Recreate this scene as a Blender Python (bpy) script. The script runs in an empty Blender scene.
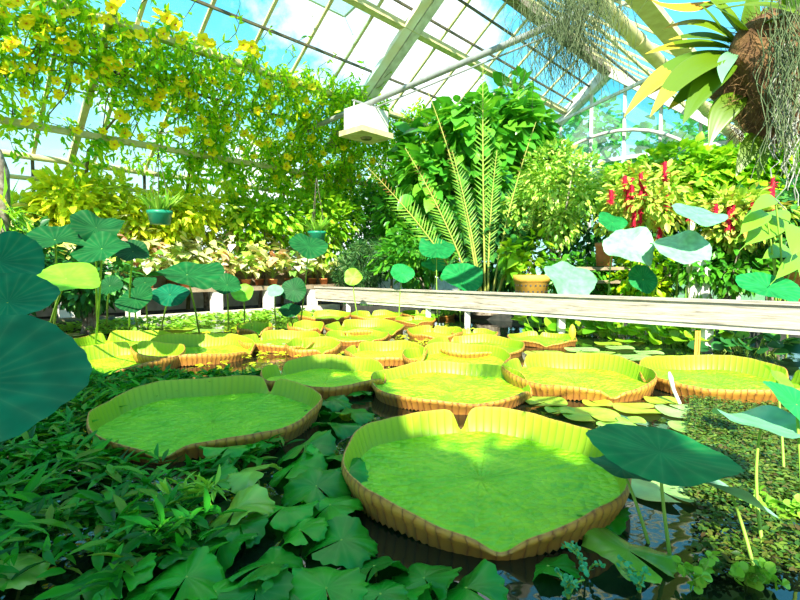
import bpy, math, random
import numpy as np
from mathutils import Vector
PI = math.pi
S = bpy.context.scene
COL = S.collection
rng = np.random.default_rng(7)
random.seed(7)

# ------------------------------------------------------------------ camera frame
F = 500.0; CH = 1.0
PITCH = math.atan(28/500)
cp, sp_ = math.cos(PITCH), math.sin(PITCH)
def ray(px, py):
    a, b = (px-400)/F, (300-py)/F
    d = np.array([a, cp+b*sp_, -sp_+b*cp])
    return d/d[1]
def W(px, py, Y):
    d = ray(px, py)*Y
    return np.array([d[0], d[1], CH+d[2]])
def Wz(px, py, z):
    d = ray(px, py); t = (z-CH)/d[2]
    return np.array([d[0]*t, d[1]*t, z])
AX = math.radians(43)
SA, CA = math.sin(AX), math.cos(AX)
def G(u, v, z=0.0):                       # greenhouse axes: u along the nave, v across it
    return np.array([SA*u+CA*v, CA*u-SA*v, z])
def toUV(p): return SA*p[0]+CA*p[1], CA*p[0]-SA*p[1]
EV, EZ, SL = -13.0, 3.4, 0.75             # eave line and slope of the left roof
RV = -6.8; RZ = EZ+SL*(RV-EV)
UEND = 18.0
def on_roof(px, py, off=0.0):
    d = ray(px, py)
    du, dv = toUV(d)
    # 1 + dz*t = EZ + SL*(dv*t-EV) - off
    t = (EZ-SL*EV-off-CH)/(d[2]-SL*dv)
    v = dv*t
    if v < -12.5 or t < 0:
        t = -12.5/dv
    return np.array([d[0]*t, d[1]*t, CH+d[2]*t])

# ------------------------------------------------------------------ materials
def newmat(name):
    m = bpy.data.materials.new(name); m.use_nodes = True
    nt = m.node_tree; nt.nodes.clear()
    out = nt.nodes.new('ShaderNodeOutputMaterial')
    return m, nt, out
def N(nt, typ, **kw):
    n = nt.nodes.new(typ)
    for k, v in kw.items(): setattr(n, k, v)
    return n
def ramp(nt, stops):
    r = N(nt, 'ShaderNodeValToRGB')
    e = r.color_ramp.elements
    while len(e) < len(stops): e.new(0.5)
    for i, (p, c) in enumerate(stops):
        e[i].position = p; e[i].color = (*c, 1)
    return r
def math_(nt, op, a, b=None):
    n = N(nt, 'ShaderNodeMath', operation=op)
    for i, x in enumerate((a, b)):
        if x is None: continue
        if isinstance(x, (int, float)): n.inputs[i].default_value = x
        else: nt.links.new(x, n.inputs[i])
    return n.outputs[0]
def plain(name, c, rough=0.6, c2=None, scale=6.0, metal=0.0, bump=0.0, detail=4, spec=0.4):
    m, nt, out = newmat(name)
    b = N(nt, 'ShaderNodeBsdfPrincipled')
    b.inputs['Roughness'].default_value = rough
    b.inputs['Metallic'].default_value = metal
    b.inputs['Specular IOR Level'].default_value = spec
    tc = N(nt, 'ShaderNodeTexCoord'); no = N(nt, 'ShaderNodeTexNoise')
    no.inputs['Scale'].default_value = scale; no.inputs['Detail'].default_value = detail
    nt.links.new(tc.outputs['Object'], no.inputs['Vector'])
    r = ramp(nt, [(0.35, c), (0.65, c2 or tuple(x*0.8 for x in c))])
    nt.links.new(no.outputs['Fac'], r.inputs[0]); nt.links.new(r.outputs[0], b.inputs['Base Color'])
    if bump:
        bu = N(nt, 'ShaderNodeBump'); bu.inputs['Strength'].default_value = bump; bu.inputs['Distance'].default_value = 0.02
        nt.links.new(no.outputs['Fac'], bu.inputs['Height']); nt.links.new(bu.outputs[0], b.inputs['Normal'])
    nt.links.new(b.outputs[0], out.inputs[0])
    return m
def leafmat(name, cols, rough=0.42, trans=0.3, spec=0.35, tmul=(1.25, 1.15, 0.6), per_object=False, veins=0, uvveins=False, coat=0.0):
    """leaf: colour varies from leaf to leaf; thin, so some light passes through"""
    m, nt, out = newmat(name)
    b = N(nt, 'ShaderNodeBsdfPrincipled')
    b.inputs['Roughness'].default_value = rough; b.inputs['Specular IOR Level'].default_value = spec
    if coat: b.inputs['Coat Weight'].default_value = coat; b.inputs['Coat Roughness'].default_value = .12
    if per_object: src = N(nt, 'ShaderNodeObjectInfo').outputs['Random']
    else: src = N(nt, 'ShaderNodeNewGeometry').outputs['Random Per Island']
    n = len(cols)
    r = ramp(nt, [(i/max(1, n-1), c) for i, c in enumerate(cols)])
    nt.links.new(src, r.inputs[0])
    col = r.outputs[0]
    tc = N(nt, 'ShaderNodeTexCoord')
    if veins:
        gr = N(nt, 'ShaderNodeTexGradient', gradient_type='RADIAL')
        nt.links.new(tc.outputs['Object'], gr.inputs[0])
        s = math_(nt, 'ABSOLUTE', math_(nt, 'SINE', math_(nt, 'MULTIPLY', gr.outputs['Fac'], veins*PI)))
        line = math_(nt, 'SUBTRACT', 1.0, math_(nt, 'POWER', s, 0.35))
        no = N(nt, 'ShaderNodeTexNoise'); no.inputs['Scale'].default_value = 9
        nt.links.new(tc.outputs['Object'], no.inputs['Vector'])
        mx = N(nt, 'ShaderNodeMix', data_type='RGBA'); mx.inputs[7].default_value = (.55, .8, .3, 1)
        nt.links.new(math_(nt, 'MULTIPLY', line, 0.06), mx.inputs[0]); nt.links.new(col, mx.inputs[6])
        hs = N(nt, 'ShaderNodeHueSaturation'); nt.links.new(mx.outputs[2], hs.inputs['Color'])
        nt.links.new(math_(nt, 'ADD', math_(nt, 'MULTIPLY', no.outputs['Fac'], 1.3), .38), hs.inputs['Value'])
        col = hs.outputs[0]
        bu = N(nt, 'ShaderNodeBump'); bu.inputs['Strength'].default_value = .2; bu.inputs['Distance'].default_value = .006
        nt.links.new(math_(nt, 'ADD', math_(nt, 'MULTIPLY', line, .15), math_(nt, 'MULTIPLY', no.outputs['Fac'], 1.6)), bu.inputs['Height'])
        nt.links.new(bu.outputs[0], b.inputs['Normal'])
    nt.links.new(col, b.inputs['Base Color'])
    t = N(nt, 'ShaderNodeBsdfTranslucent')
    mul = N(nt, 'ShaderNodeMix', data_type='RGBA', blend_type='MULTIPLY'); mul.inputs[0].default_value = 1
    mul.inputs[7].default_value = (*tmul, 1)
    nt.links.new(col, mul.inputs[6]); nt.links.new(mul.outputs[2], t.inputs[0])
    ms = N(nt, 'ShaderNodeMixShader'); ms.inputs[0].default_value = trans
    nt.links.new(b.outputs[0], ms.inputs[1]); nt.links.new(t.outputs[0], ms.inputs[2])
    nt.links.new(ms.outputs[0], out.inputs[0])
    return m
def glassmat(name, tint, milk, gloss=.06):
    m, nt, out = newmat(name)
    tr = N(nt, 'ShaderNodeBsdfTransparent'); tr.inputs[0].default_value = (*tint, 1)
    gl = N(nt, 'ShaderNodeBsdfGlossy'); gl.inputs['Roughness'].default_value = .05
    df = N(nt, 'ShaderNodeBsdfDiffuse'); df.inputs[0].default_value = (.8, .9, .9, 1)
    tc = N(nt, 'ShaderNodeTexCoord'); no = N(nt, 'ShaderNodeTexNoise'); no.inputs['Scale'].default_value = .8; no.inputs['Detail'].default_value = 6
    nt.links.new(tc.outputs['Object'], no.inputs['Vector'])
    m1 = N(nt, 'ShaderNodeMixShader'); m1.inputs[0].default_value = gloss
    nt.links.new(tr.outputs[0], m1.inputs[1]); nt.links.new(gl.outputs[0], m1.inputs[2])
    m2 = N(nt, 'ShaderNodeMixShader')
    nt.links.new(math_(nt, 'MULTIPLY', no.outputs['Fac'], milk*2), m2.inputs[0])
    nt.links.new(m1.outputs[0], m2.inputs[1]); nt.links.new(df.outputs[0], m2.inputs[2])
    nt.links.new(m2.outputs[0], out.inputs[0])
    return m

M = {}
def pad_floor_mat():
    m, nt, out = newmat('lily_pad_green')
    tc = N(nt, 'ShaderNodeTexCoord')
    b = N(nt, 'ShaderNodeBsdfPrincipled'); b.inputs['Roughness'].default_value = .42; b.inputs['Specular IOR Level'].default_value = .35
    oi = N(nt, 'ShaderNodeObjectInfo')
    no = N(nt, 'ShaderNodeTexNoise'); no.inputs['Scale'].default_value = 5; no.inputs['Detail'].default_value = 6; no.inputs['Roughness'].default_value = .65
    nt.links.new(tc.outputs['Object'], no.inputs['Vector'])
    f = math_(nt, 'ADD', math_(nt, 'MULTIPLY', no.outputs['Fac'], .75), math_(nt, 'MULTIPLY', oi.outputs['Random'], .25))
    r = ramp(nt, [(.3, (.1, .4, .006)), (.5, (.22, .53, .008)), (.68, (.42, .64, .02))])
    nt.links.new(f, r.inputs[0])
    # radiating ribs and the quilted cells between them
    gr = N(nt, 'ShaderNodeTexGradient', gradient_type='RADIAL'); nt.links.new(tc.outputs['Object'], gr.inputs[0])
    s = math_(nt, 'ABSOLUTE', math_(nt, 'SINE', math_(nt, 'ADD', math_(nt, 'MULTIPLY', gr.outputs['Fac'], 22*PI), math_(nt, 'MULTIPLY', no.outputs['Fac'], 1.8))))
    line = math_(nt, 'SUBTRACT', 1.0, math_(nt, 'POWER', s, .3))
    vo = N(nt, 'ShaderNodeTexVoronoi'); vo.inputs['Scale'].default_value = 26
    nt.links.new(tc.outputs['Object'], vo.inputs['Vector'])
    mx = N(nt, 'ShaderNodeMix', data_type='RGBA'); mx.inputs[7].default_value = (.4, .62, .06, 1)
    nt.links.new(math_(nt, 'MULTIPLY', line, .14), mx.inputs[0]); nt.links.new(r.outputs[0], mx.inputs[6])
    nt.links.new(mx.outputs[2], b.inputs['Base Color'])
    bu = N(nt, 'ShaderNodeBump'); bu.inputs['Strength'].default_value = .9; bu.inputs['Distance'].default_value = .02
    h = math_(nt, 'SUBTRACT', math_(nt, 'MULTIPLY', vo.outputs['Distance'], -.9), math_(nt, 'MULTIPLY', line, .3))
    nt.links.new(h, bu.inputs['Height']); nt.links.new(bu.outputs[0], b.inputs['Normal'])
    nt.links.new(b.outputs[0], out.inputs[0])
    return m
def pad_rim_in():
    m, nt, out = newmat('lily_rim_inside')
    b = N(nt, 'ShaderNodeBsdfPrincipled'); b.inputs['Roughness'].default_value = .45
    uv = N(nt, 'ShaderNodeUVMap'); sx = N(nt, 'ShaderNodeSeparateXYZ'); nt.links.new(uv.outputs[0], sx.inputs[0])
    s = math_(nt, 'ABSOLUTE', math_(nt, 'SINE', math_(nt, 'MULTIPLY', sx.outputs[0], PI)))
    line = math_(nt, 'SUBTRACT', 1.0, math_(nt, 'POWER', s, .35))
    r = ramp(nt, [(0, (.24, .44, .01)), (.85, (.36, .54, .015)), (1, (.45, .52, .04))])
    nt.links.new(sx.outputs[1], r.inputs[0])
    mx = N(nt, 'ShaderNodeMix', data_type='RGBA'); mx.inputs[7].default_value = (.12, .34, .02, 1)
    nt.links.new(math_(nt, 'MULTIPLY', line, .5), mx.inputs[0]); nt.links.new(r.outputs[0], mx.inputs[6])
    nt.links.new(mx.outputs[2], b.inputs['Base Color'])
    bu = N(nt, 'ShaderNodeBump'); bu.inputs['Strength'].default_value = .5; bu.inputs['Distance'].default_value = .008
    nt.links.new(math_(nt, 'MULTIPLY', line, -1), bu.inputs['Height']); nt.links.new(bu.outputs[0], b.inputs['Normal'])
    t = N(nt, 'ShaderNodeBsdfTranslucent'); nt.links.new(mx.outputs[2], t.inputs[0])
    ms = N(nt, 'ShaderNodeMixShader'); ms.inputs[0].default_value = .25
    nt.links.new(b.outputs[0], ms.inputs[1]); nt.links.new(t.outputs[0], ms.inputs[2]); nt.links.new(ms.outputs[0], out.inputs[0])
    return m
def pad_rim_out():
    m, nt, out = newmat('lily_rim_outside')
    b = N(nt, 'ShaderNodeBsdfPrincipled'); b.inputs['Roughness'].default_value = .55
    uv = N(nt, 'ShaderNodeUVMap'); sx = N(nt, 'ShaderNodeSeparateXYZ'); nt.links.new(uv.outputs[0], sx.inputs[0])
    no = N(nt, 'ShaderNodeTexNoise'); no.inputs['Scale'].default_value = 1.6; no.inputs['Detail'].default_value = 5
    nt.links.new(uv.outputs[0], no.inputs['Vector'])
    wob = math_(nt, 'ADD', sx.outputs[0], math_(nt, 'MULTIPLY', no.outputs['Fac'], 1.1))
    s = math_(nt, 'ABSOLUTE', math_(nt, 'SINE', math_(nt, 'MULTIPLY', wob, PI)))
    line = math_(nt, 'SUBTRACT', 1.0, math_(nt, 'POWER', s, .3))
    r = ramp(nt, [(0, (.3, .12, .03)), (.35, (.45, .21, .022)), (.8, (.5, .26, .032)), (1, (.22, .06, .02))])
    f = math_(nt, 'ADD', math_(nt, 'MULTIPLY', sx.outputs[1], .75), math_(nt, 'MULTIPLY', no.outputs['Fac'], .3))
    nt.links.new(f, r.inputs[0])
    mx = N(nt, 'ShaderNodeMix', data_type='RGBA'); mx.inputs[7].default_value = (.16, .035, .012, 1)
    nt.links.new(math_(nt, 'MULTIPLY', line, 1.0), mx.inputs[0]); nt.links.new(r.outputs[0], mx.inputs[6])
    nt.links.new(mx.outputs[2], b.inputs['Base Color'])
    bu = N(nt, 'ShaderNodeBump'); bu.inputs['Strength'].default_value = .7; bu.inputs['Distance'].default_value = .01
    nt.links.new(line, bu.inputs['Height']); nt.links.new(bu.outputs[0], b.inputs['Normal'])
    nt.links.new(b.outputs[0], out.inputs[0])
    return m
M['pad'] = pad_floor_mat(); M['rim_in'] = pad_rim_in(); M['rim_out'] = pad_rim_out()
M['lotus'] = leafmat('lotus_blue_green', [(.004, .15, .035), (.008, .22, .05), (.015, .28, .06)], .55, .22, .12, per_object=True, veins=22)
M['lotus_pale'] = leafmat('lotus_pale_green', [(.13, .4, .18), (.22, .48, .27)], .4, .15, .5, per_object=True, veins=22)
M['lotus_shaded'] = leafmat('lotus_shaded_green', [(.002, .055, .012), (.004, .085, .018)], .55, .12, .1, per_object=True, veins=22)  # shade on the left lotus leaves, put into a darker base colour
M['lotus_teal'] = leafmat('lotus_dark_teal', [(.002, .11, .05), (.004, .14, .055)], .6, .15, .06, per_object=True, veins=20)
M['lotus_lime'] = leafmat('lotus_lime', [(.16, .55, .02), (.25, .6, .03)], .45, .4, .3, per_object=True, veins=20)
M['stalk'] = leafmat('green_stalk', [(.2, .4, .04), (.3, .45, .06)], .5, .15)
M['toothed'] = leafmat('toothed_glossy_green', [(.006, .16, .01), (.012, .25, .012), (.03, .36, .012)], .3, .25, .3, per_object=True, veins=16)
M['toothed_yellow'] = leafmat('toothed_yellow_green', [(.16, .42, .03), (.22, .45, .04)], .28, .25, .6, per_object=True, veins=16)
M['flatlily'] = leafmat('flat_lily_leaf', [(.25, .42, .02), (.36, .5, .03), (.22, .45, .04), (.3, .5, .15)], .35, .12, .5, per_object=True, veins=12)
M['lance'] = leafmat('lance_leaf', [(.003, .08, .004), (.008, .17, .008), (.02, .27, .01), (.04, .34, .01), (.14, .24, .015)], .4, .3, .2)
M['vine'] = leafmat('vine_leaf', [(.1, .42, .006), (.26, .6, .008), (.45, .72, .01), (.62, .78, .012)], .4, .5, .3)
M['vine_dark'] = leafmat('vine_leaf_dark', [(.03, .2, .02), (.07, .33, .02), (.15, .42, .02)], .35, .4, .4)
M['vine_stem'] = plain('vine_stem', (.12, .1, .03), .8, (.25, .2, .06))
M['petal'] = leafmat('yellow_petal', [(.95, .76, .0), (.98, .82, .01), (.95, .7, .0)], .5, .3, .2, tmul=(1, 1, 1))
M['throat'] = plain('flower_throat', (.75, .25, .01), .6)
M['yellowbush'] = leafmat('yellow_bush_leaf', [(.5, .7, .02), (.65, .78, .03), (.78, .76, .03), (.3, .6, .02)], .5, .4)
M['darkbush'] = leafmat('dark_bush_leaf', [(.015, .1, .02), (.03, .18, .03), (.08, .28, .03)], .4, .25)
M['tree'] = leafmat('broad_tree_leaf', [(.04, .26, .02), (.1, .42, .03), (.2, .52, .03)], .3, .35, .5)
M['variegated'] = leafmat('variegated_leaf', [(.08, .32, .02), (.35, .62, .04), (.7, .82, .2), (.16, .46, .03), (.6, .75, .12)], .35, .3, .5)
M['hedge'] = leafmat('bright_climber_leaf', [(.13, .42, .015), (.25, .55, .02), (.38, .62, .02)], .4, .4)
M['tassel_leaf'] = leafmat('tassel_plant_leaf', [(.35, .58, .05), (.55, .68, .1), (.25, .5, .04), (.5, .3, .06)], .45, .3)
M['tassel'] = leafmat('red_tassel', [(.6, .02, .05), (.75, .03, .08), (.45, .01, .03)], .8, .15, .1, tmul=(1, 1, 1))
M['caladium'] = leafmat('cream_caladium', [(.72, .72, .28), (.75, .7, .42), (.5, .66, .1), (.14, .38, .03)], .5, .3)
M['caladium_pink'] = leafmat('pink_caladium', [(.75, .6, .42), (.7, .3, .2), (.38, .58, .08), (.75, .7, .38)], .5, .3)
M['caladium_white'] = leafmat('white_caladium', [(.8, .78, .62), (.72, .72, .45), (.12, .36, .03), (.4, .6, .1)], .5, .3)
M['goldfoliage'] = leafmat('gold_foliage', [(.8, .6, .03), (.85, .7, .05), (.35, .5, .04)], .5, .3)
M['bigvar'] = leafmat('big_variegated_leaf', [(.13, .38, .015), (.2, .44, .03), (.07, .28, .015)], .35, .3, .5)
M['frond'] = leafmat('frond_green', [(.12, .38, .03), (.22, .46, .04), (.3, .48, .05)], .4, .35)
M['rachis'] = plain('frond_rachis', (.42, .42, .08), .5, (.3, .34, .06))
M['frond_brown'] = leafmat('frond_brown', [(.3, .15, .03), (.4, .22, .05), (.25, .25, .05)], .7, .2)
M['papyrus'] = leafmat('papyrus_green', [(.015, .08, .02), (.03, .14, .03), (.14, .28, .07)], .45, .25)
M['strap'] = leafmat('strap_leaf', [(.09, .2, .004), (.14, .24, .005), (.06, .15, .004)], .38, .3, .5, per_object=True)
M['strap_tip'] = leafmat('strap_leaf_yellowed', [(.42, .36, .03), (.5, .38, .04)], .45, .3, .4, per_object=True)
M['strap_dry'] = leafmat('strap_leaf_orange', [(.75, .33, .02), (.7, .28, .02)], .5, .3, .4, per_object=True)
M['rootball'] = plain('fibrous_rootball', (.10, .05, .02), .95, (.2, .11, .04), 30, bump=1.0, detail=8)
M['fiber'] = leafmat('root_fiber', [(.12, .06, .02), (.22, .13, .05), (.3, .18, .07)], .9, .1)
M['root'] = leafmat('pale_root', [(.38, .4, .34), (.28, .3, .22)], .7, .1)
M['moss'] = leafmat('hanging_moss', [(.15, .22, .1), (.22, .28, .14), (.1, .16, .07)], .9, .3, .1)
M['bark'] = plain('bark', (.12, .09, .05), .9, (.3, .26, .2), 14, bump=.8)
M['palebark'] = plain('pale_bark', (.5, .42, .33), .8, (.35, .28, .2), 12, bump=.5)
M['mat'] = leafmat('floating_fern', [(.02, .07, .008), (.05, .14, .01), (.14, .22, .02), (.08, .05, .015)], .5, .2)
M['sprig'] = leafmat('sprig_leaf', [(.2, .5, .04), (.3, .55, .04)], .4, .3)
M['sprig_teal'] = leafmat('sprig_teal_leaf', [(.03, .3, .12), (.05, .4, .16)], .4, .2)
M['white'] = plain('weathered_white_paint', (.7, .69, .62), .5, (.5, .48, .4), 5)
M['cream'] = plain('cream_metal', (.62, .58, .3), .5, (.5, .44, .2), 7)
M['rust'] = plain('rusty_paint', (.85, .83, .75), .6, (.75, .6, .35), 1.4, detail=8)
M['darkmetal'] = plain('dark_metal', (.05, .05, .035), .5, (.12, .1, .05), 8)
M['greymetal'] = plain('grey_pipe', (.32, .33, .31), .45, (.24, .25, .24), 6)
M['woodbeam'] = None
M['concrete'] = plain('pale_concrete', (.62, .58, .46), .8, (.45, .42, .33), 9, bump=.4)
M['darkstone'] = plain('dark_wet_stone', (.03, .035, .03), .5, (.06, .06, .05), 9)
M['terracotta'] = plain('terracotta', (.55, .2, .06), .8, (.45, .15, .05), 8)
M['basket'] = plain('ochre_clay', (.72, .42, .06), .7, (.6, .32, .05), 8)
M['plasticgreen'] = plain('green_plastic', (.01, .22, .12), .4, (.01, .18, .1))
M['soil'] = plain('soil', (.03, .02, .012), .95, (.06, .045, .025), 12, bump=.6)
M['grass'] = plain('distant_grass', (.1, .25, .04), .9, (.16, .3, .05), 2)
M['timber'] = plain('grey_timber', (.3, .24, .15), .8, (.2, .15, .09), 7)
M['glass'] = glassmat('roof_glass', (.96, .99, 1.0), .05)
M['gableglass'] = glassmat('gable_glass', (.42, .78, .82), .1, .08)
M['lens'] = plain('lamp_lens', (.2, .17, .1), .25)
def beam_mat():
    m, nt, out = newmat('weathered_timber_beam')
    b = N(nt, 'ShaderNodeBsdfPrincipled'); b.inputs['Roughness'].default_value = .75
    tc = N(nt, 'ShaderNodeTexCoord'); mp = N(nt, 'ShaderNodeMapping'); mp.inputs['Scale'].default_value = (1, 14, 14)
    nt.links.new(tc.outputs['Object'], mp.inputs[0])
    no = N(nt, 'ShaderNodeTexNoise'); no.inputs['Scale'].default_value = 2.2; no.inputs['Detail'].default_value = 8; no.inputs['Roughness'].default_value = .7
    nt.links.new(mp.outputs[0], no.inputs['Vector'])
    r = ramp(nt, [(.3, (.12, .1, .07)), (.45, (.34, .3, .23)), (.65, (.5, .46, .38))])
    nt.links.new(no.outputs['Fac'], r.inputs[0]); nt.links.new(r.outputs[0], b.inputs['Base Color'])
    bu = N(nt, 'ShaderNodeBump'); bu.inputs['Strength'].default_value = .4; bu.inputs['Distance'].default_value = .02
    nt.links.new(no.outputs['Fac'], bu.inputs['Height']); nt.links.new(bu.outputs[0], b.inputs['Normal'])
    nt.links.new(b.outputs[0], out.inputs[0]); return m
M['woodbeam'] = beam_mat()
def water_mat():
    m, nt, out = newmat('pond_water')
    b = N(nt, 'ShaderNodeBsdfPrincipled'); b.inputs['Roughness'].default_value = .03; b.inputs['IOR'].default_value = 1.5
    b.inputs['Base Color'].default_value = (.006, .012, .006, 1); b.inputs['Specular IOR Level'].default_value = .8
    tc = N(nt, 'ShaderNodeTexCoord'); no = N(nt, 'ShaderNodeTexNoise'); no.inputs['Scale'].default_value = 3.5; no.inputs['Detail'].default_value = 3
    nt.links.new(tc.outputs['Object'], no.inputs['Vector'])
    bu = N(nt, 'ShaderNodeBump'); bu.inputs['Strength'].default_value = .12; bu.inputs['Distance'].default_value = .03
    nt.links.new(no.outputs['Fac'], bu.inputs['Height']); nt.links.new(bu.outputs[0], b.inputs['Normal'])
    nt.links.new(b.outputs[0], out.inputs[0]); return m
M['water'] = water_mat()

# ------------------------------------------------------------------ mesh building
class MB:
    def __init__(s): s.v = []; s.q = []; s.t = []; s.n = 0; s.uv = []; s.qm = []; s.tm = []
    def add(s, v, quads=None, tris=None, mi=0, uv=None):
        v = np.asarray(v, float).reshape(-1, 3)
        if quads is not None and len(quads):
            q = np.asarray(quads, int).reshape(-1, 4)+s.n; s.q.append(q); s.qm.append(np.full(len(q), mi))
        if tris is not None and len(tris):
            t = np.asarray(tris, int).reshape(-1, 3)+s.n; s.t.append(t); s.tm.append(np.full(len(t), mi))
        s.v.append(v); s.uv.append(np.zeros((len(v), 2)) if uv is None else np.asarray(uv, float)); s.n += len(v)
        return s
    def grid(s, P, closed=False, mi=0, uv=None):          # P: rows x cols x 3
        r, c = P.shape[:2]
        I = np.arange(r*c).reshape(r, c)
        a = I[:-1, :-1]; b = I[:-1, 1:]; d = I[1:, :-1]; e = I[1:, 1:]
        if closed:
            a = I[:-1]; d = I[1:]; b = np.roll(a, -1, 1); e = np.roll(d, -1, 1)
        q = np.stack([a, b, e, d], -1).reshape(-1, 4)
        return s.add(P.reshape(-1, 3), q, mi=mi, uv=None if uv is None else uv.reshape(-1, 2))
    def box(s, o, ax, ay, az, mi=0):                      # o centre, half-axis vectors
        o, ax, ay, az = map(np.asarray, (o, ax, ay, az))
        v = [o+i*ax+j*ay+k*az for k in (-1, 1) for j in (-1, 1) for i in (-1, 1)]
        return s.add(v, [(0, 2, 3, 1), (4, 5, 7, 6), (0, 1, 5, 4), (2, 6, 7, 3), (0, 4, 6, 2), (1, 3, 7, 5)], mi=mi)
    def bar(s, a, b, w, h=None, up=(0, 0, 1), mi=0):
        a, b = np.asarray(a, float), np.asarray(b, float); h = h or w
        d = b-a; L = np.linalg.norm(d); d = d/L
        x = np.cross(d, up); x /= np.linalg.norm(x)+1e-9; z = np.cross(x, d)
        return s.box((a+b)/2, d*L/2, x*w/2, z*h/2, mi)
    def tube(s, path, r, n=6, mi=0, cap=True):
        P = np.asarray(path, float); k = len(P); r = np.broadcast_to(np.asarray(r, float), (k,))
        T = np.gradient(P, axis=0); T /= np.linalg.norm(T, axis=1)[:, None]+1e-9
        ref = np.array([.31, .17, .93]) if abs(T[0][2]) < .9 else np.array([1., .1, 0])
        A = np.cross(T, ref); A /= np.linalg.norm(A, axis=1)[:, None]+1e-9; B = np.cross(T, A)
        th = np.arange(n)*2*PI/n
        R = P[:, None]+r[:, None, None]*(A[:, None]*np.cos(th)[None, :, None]+B[:, None]*np.sin(th)[None, :, None])
        s.grid(R, True, mi)
        if cap: s.fan(R[0], mi); s.fan(R[-1], mi)
        return s
    def fan(s, ring, mi=0):
        n = len(ring); c = ring.mean(0)
        return s.add(np.vstack([ring, c]), tris=[(i, (i+1) % n, n) for i in range(n)], mi=mi)
    def lathe(s, prof, c=(0, 0, 0), n=24, mi=0, wob=None):
        th = np.arange(n)*2*PI/n
        P = np.array([[(r*math.cos(t), r*math.sin(t), z) for t in th] for r, z in prof])+np.asarray(c)
        return s.grid(P, True, mi)
    def cloud(s, T, P, D, U, sc, mi=0, wsc=None):
        """copies of leaf template T at points P, pointing along D, facing U"""
        tv, tq, tt = T
        D = D/(np.linalg.norm(D, axis=1)[:, None]+1e-9)
        X = np.cross(D, U); X /= np.linalg.norm(X, axis=1)[:, None]+1e-9
        Z = np.cross(X, D)
        sc = np.broadcast_to(sc, (len(P),)); ws = sc if wsc is None else sc*wsc
        V = P[:, None]+tv[None, :, 0, None]*X[:, None]*ws[:, None, None]+tv[None, :, 1, None]*D[:, None]*sc[:, None, None]+tv[None, :, 2, None]*Z[:, None]*sc[:, None, None]
        k = len(tv); off = (np.arange(len(P))*k)[:, None, None]
        q = (tq[None]+off).reshape(-1, 4) if len(tq) else None
        t = (tt[None]+off).reshape(-1, 3) if len(tt) else None
        return s.add(V.reshape(-1, 3), q, t, mi)
    def build(s, name, mats, parent=None, loc=None, smooth=True, uv=False):
        me = bpy.data.meshes.new(name)
        V = np.vstack(s.v)
        if loc is not None: V = V-np.asarray(loc)
        q = np.vstack(s.q) if s.q else np.zeros((0, 4), int); t = np.vstack(s.t) if s.t else np.zeros((0, 3), int)
        loops = np.concatenate([q.ravel(), t.ravel()]); nq, nt_ = len(q), len(t)
        starts = np.concatenate([np.arange(nq)*4, nq*4+np.arange(nt_)*3]); mi = np.concatenate((s.qm or [np.zeros(0)])+(s.tm or [np.zeros(0)]))
        me.vertices.add(len(V)); me.vertices.foreach_set('co', V.ravel())
        me.loops.add(len(loops)); me.loops.foreach_set('vertex_index', loops.astype(np.int32))
        me.polygons.add(nq+nt_); me.polygons.foreach_set('loop_start', starts.astype(np.int32))
        me.polygons.foreach_set('material_index', mi.astype(np.int32))
        me.polygons.foreach_set('use_smooth', np.full(nq+nt_, smooth))
        if uv:
            l = me.uv_layers.new(name='UVMap'); U = np.vstack(s.uv)
            l.data.foreach_set('uv', U[loops].ravel().astype(np.float32))
        me.update(calc_edges=True); me.validate()
        for m in (mats if isinstance(mats, (list, tuple)) else [mats]): me.materials.append(m)
        o = bpy.data.objects.new(name, me); COL.objects.link(o)
        if parent: o.parent = parent
        if loc is not None and not parent: o.location = loc
        return o
def tag(o, label, cat, group=None, kind=None):
    o['label'] = label; o['category'] = cat
    if group: o['group'] = group
    if kind: o['kind'] = kind
    return o
def empty(name, loc, label, cat, group=None):
    o = bpy.data.objects.new(name, None); o.empty_display_size = .1; COL.objects.link(o); o.location = loc
    return tag(o, label, cat, group)
def struct(o): o['kind'] = 'structure'; return o
def build_at(mb, name, mat, root, **k):        # world-space mesh made a child of a root at its location
    return mb.build(name, mat, root, loc=np.array(root.location), **k)
def copy_tree(o, parent=None):
    c = o.copy(); COL.objects.link(c)
    if parent: c.parent = parent
    for ch in list(o.children): copy_tree(ch, c)
    return c
ORD = ['first', 'second', 'third', 'fourth', 'fifth', 'sixth', 'seventh', 'eighth', 'ninth', 'tenth', 'eleventh', 'twelfth', 'thirteenth']

# ------------------------------------------------------------------ leaf templates (length 1 along +Y)
def leaf(prof, fold=.12, curl=-.15):
    n = len(prof); v = []
    for i, (t, w) in enumerate(prof):
        z = curl*t*t
        v += [(-w, t, z+fold*w*2), (0, t, z), (w, t, z+fold*w*2)]
    q = []
    for i in range(n-1):
        a = 3*i; q += [(a, a+1, a+4, a+3), (a+1, a+2, a+5, a+4)]
    return np.array(v, float), np.array(q), np.zeros((0, 3), int)
LANCE = leaf([(0, .01), (.25, .11), (.55, .13), (.85, .06), (1, .0)], .25, -.25)
OVAL = leaf([(0, .02), (.25, .2), (.55, .24), (.85, .12), (1, 0)], .15, -.2)
BROAD = leaf([(0, .1), (.15, .3), (.45, .36), (.75, .22), (1, 0)], .12, -.25)
HEART = leaf([(-.15, .22), (.05, .38), (.3, .4), (.65, .22), (1, 0)], .12, -.3)
ROUND = leaf([(0, .12), (.2, .4), (.5, .5), (.8, .4), (1, .1)], .08, -.1)
NARROW = leaf([(0, .02), (.4, .06), (1, 0)], .2, -.3)
NEEDLE = leaf([(0, .015), (.5, .025), (1, 0)], .1, -.35)
def rnd_dirs(n, up=0.0, spread=1.0):
    d = rng.normal(size=(n, 3))*spread; d[:, 2] += up
    return d/(np.linalg.norm(d, axis=1)[:, None]+1e-9)
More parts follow.
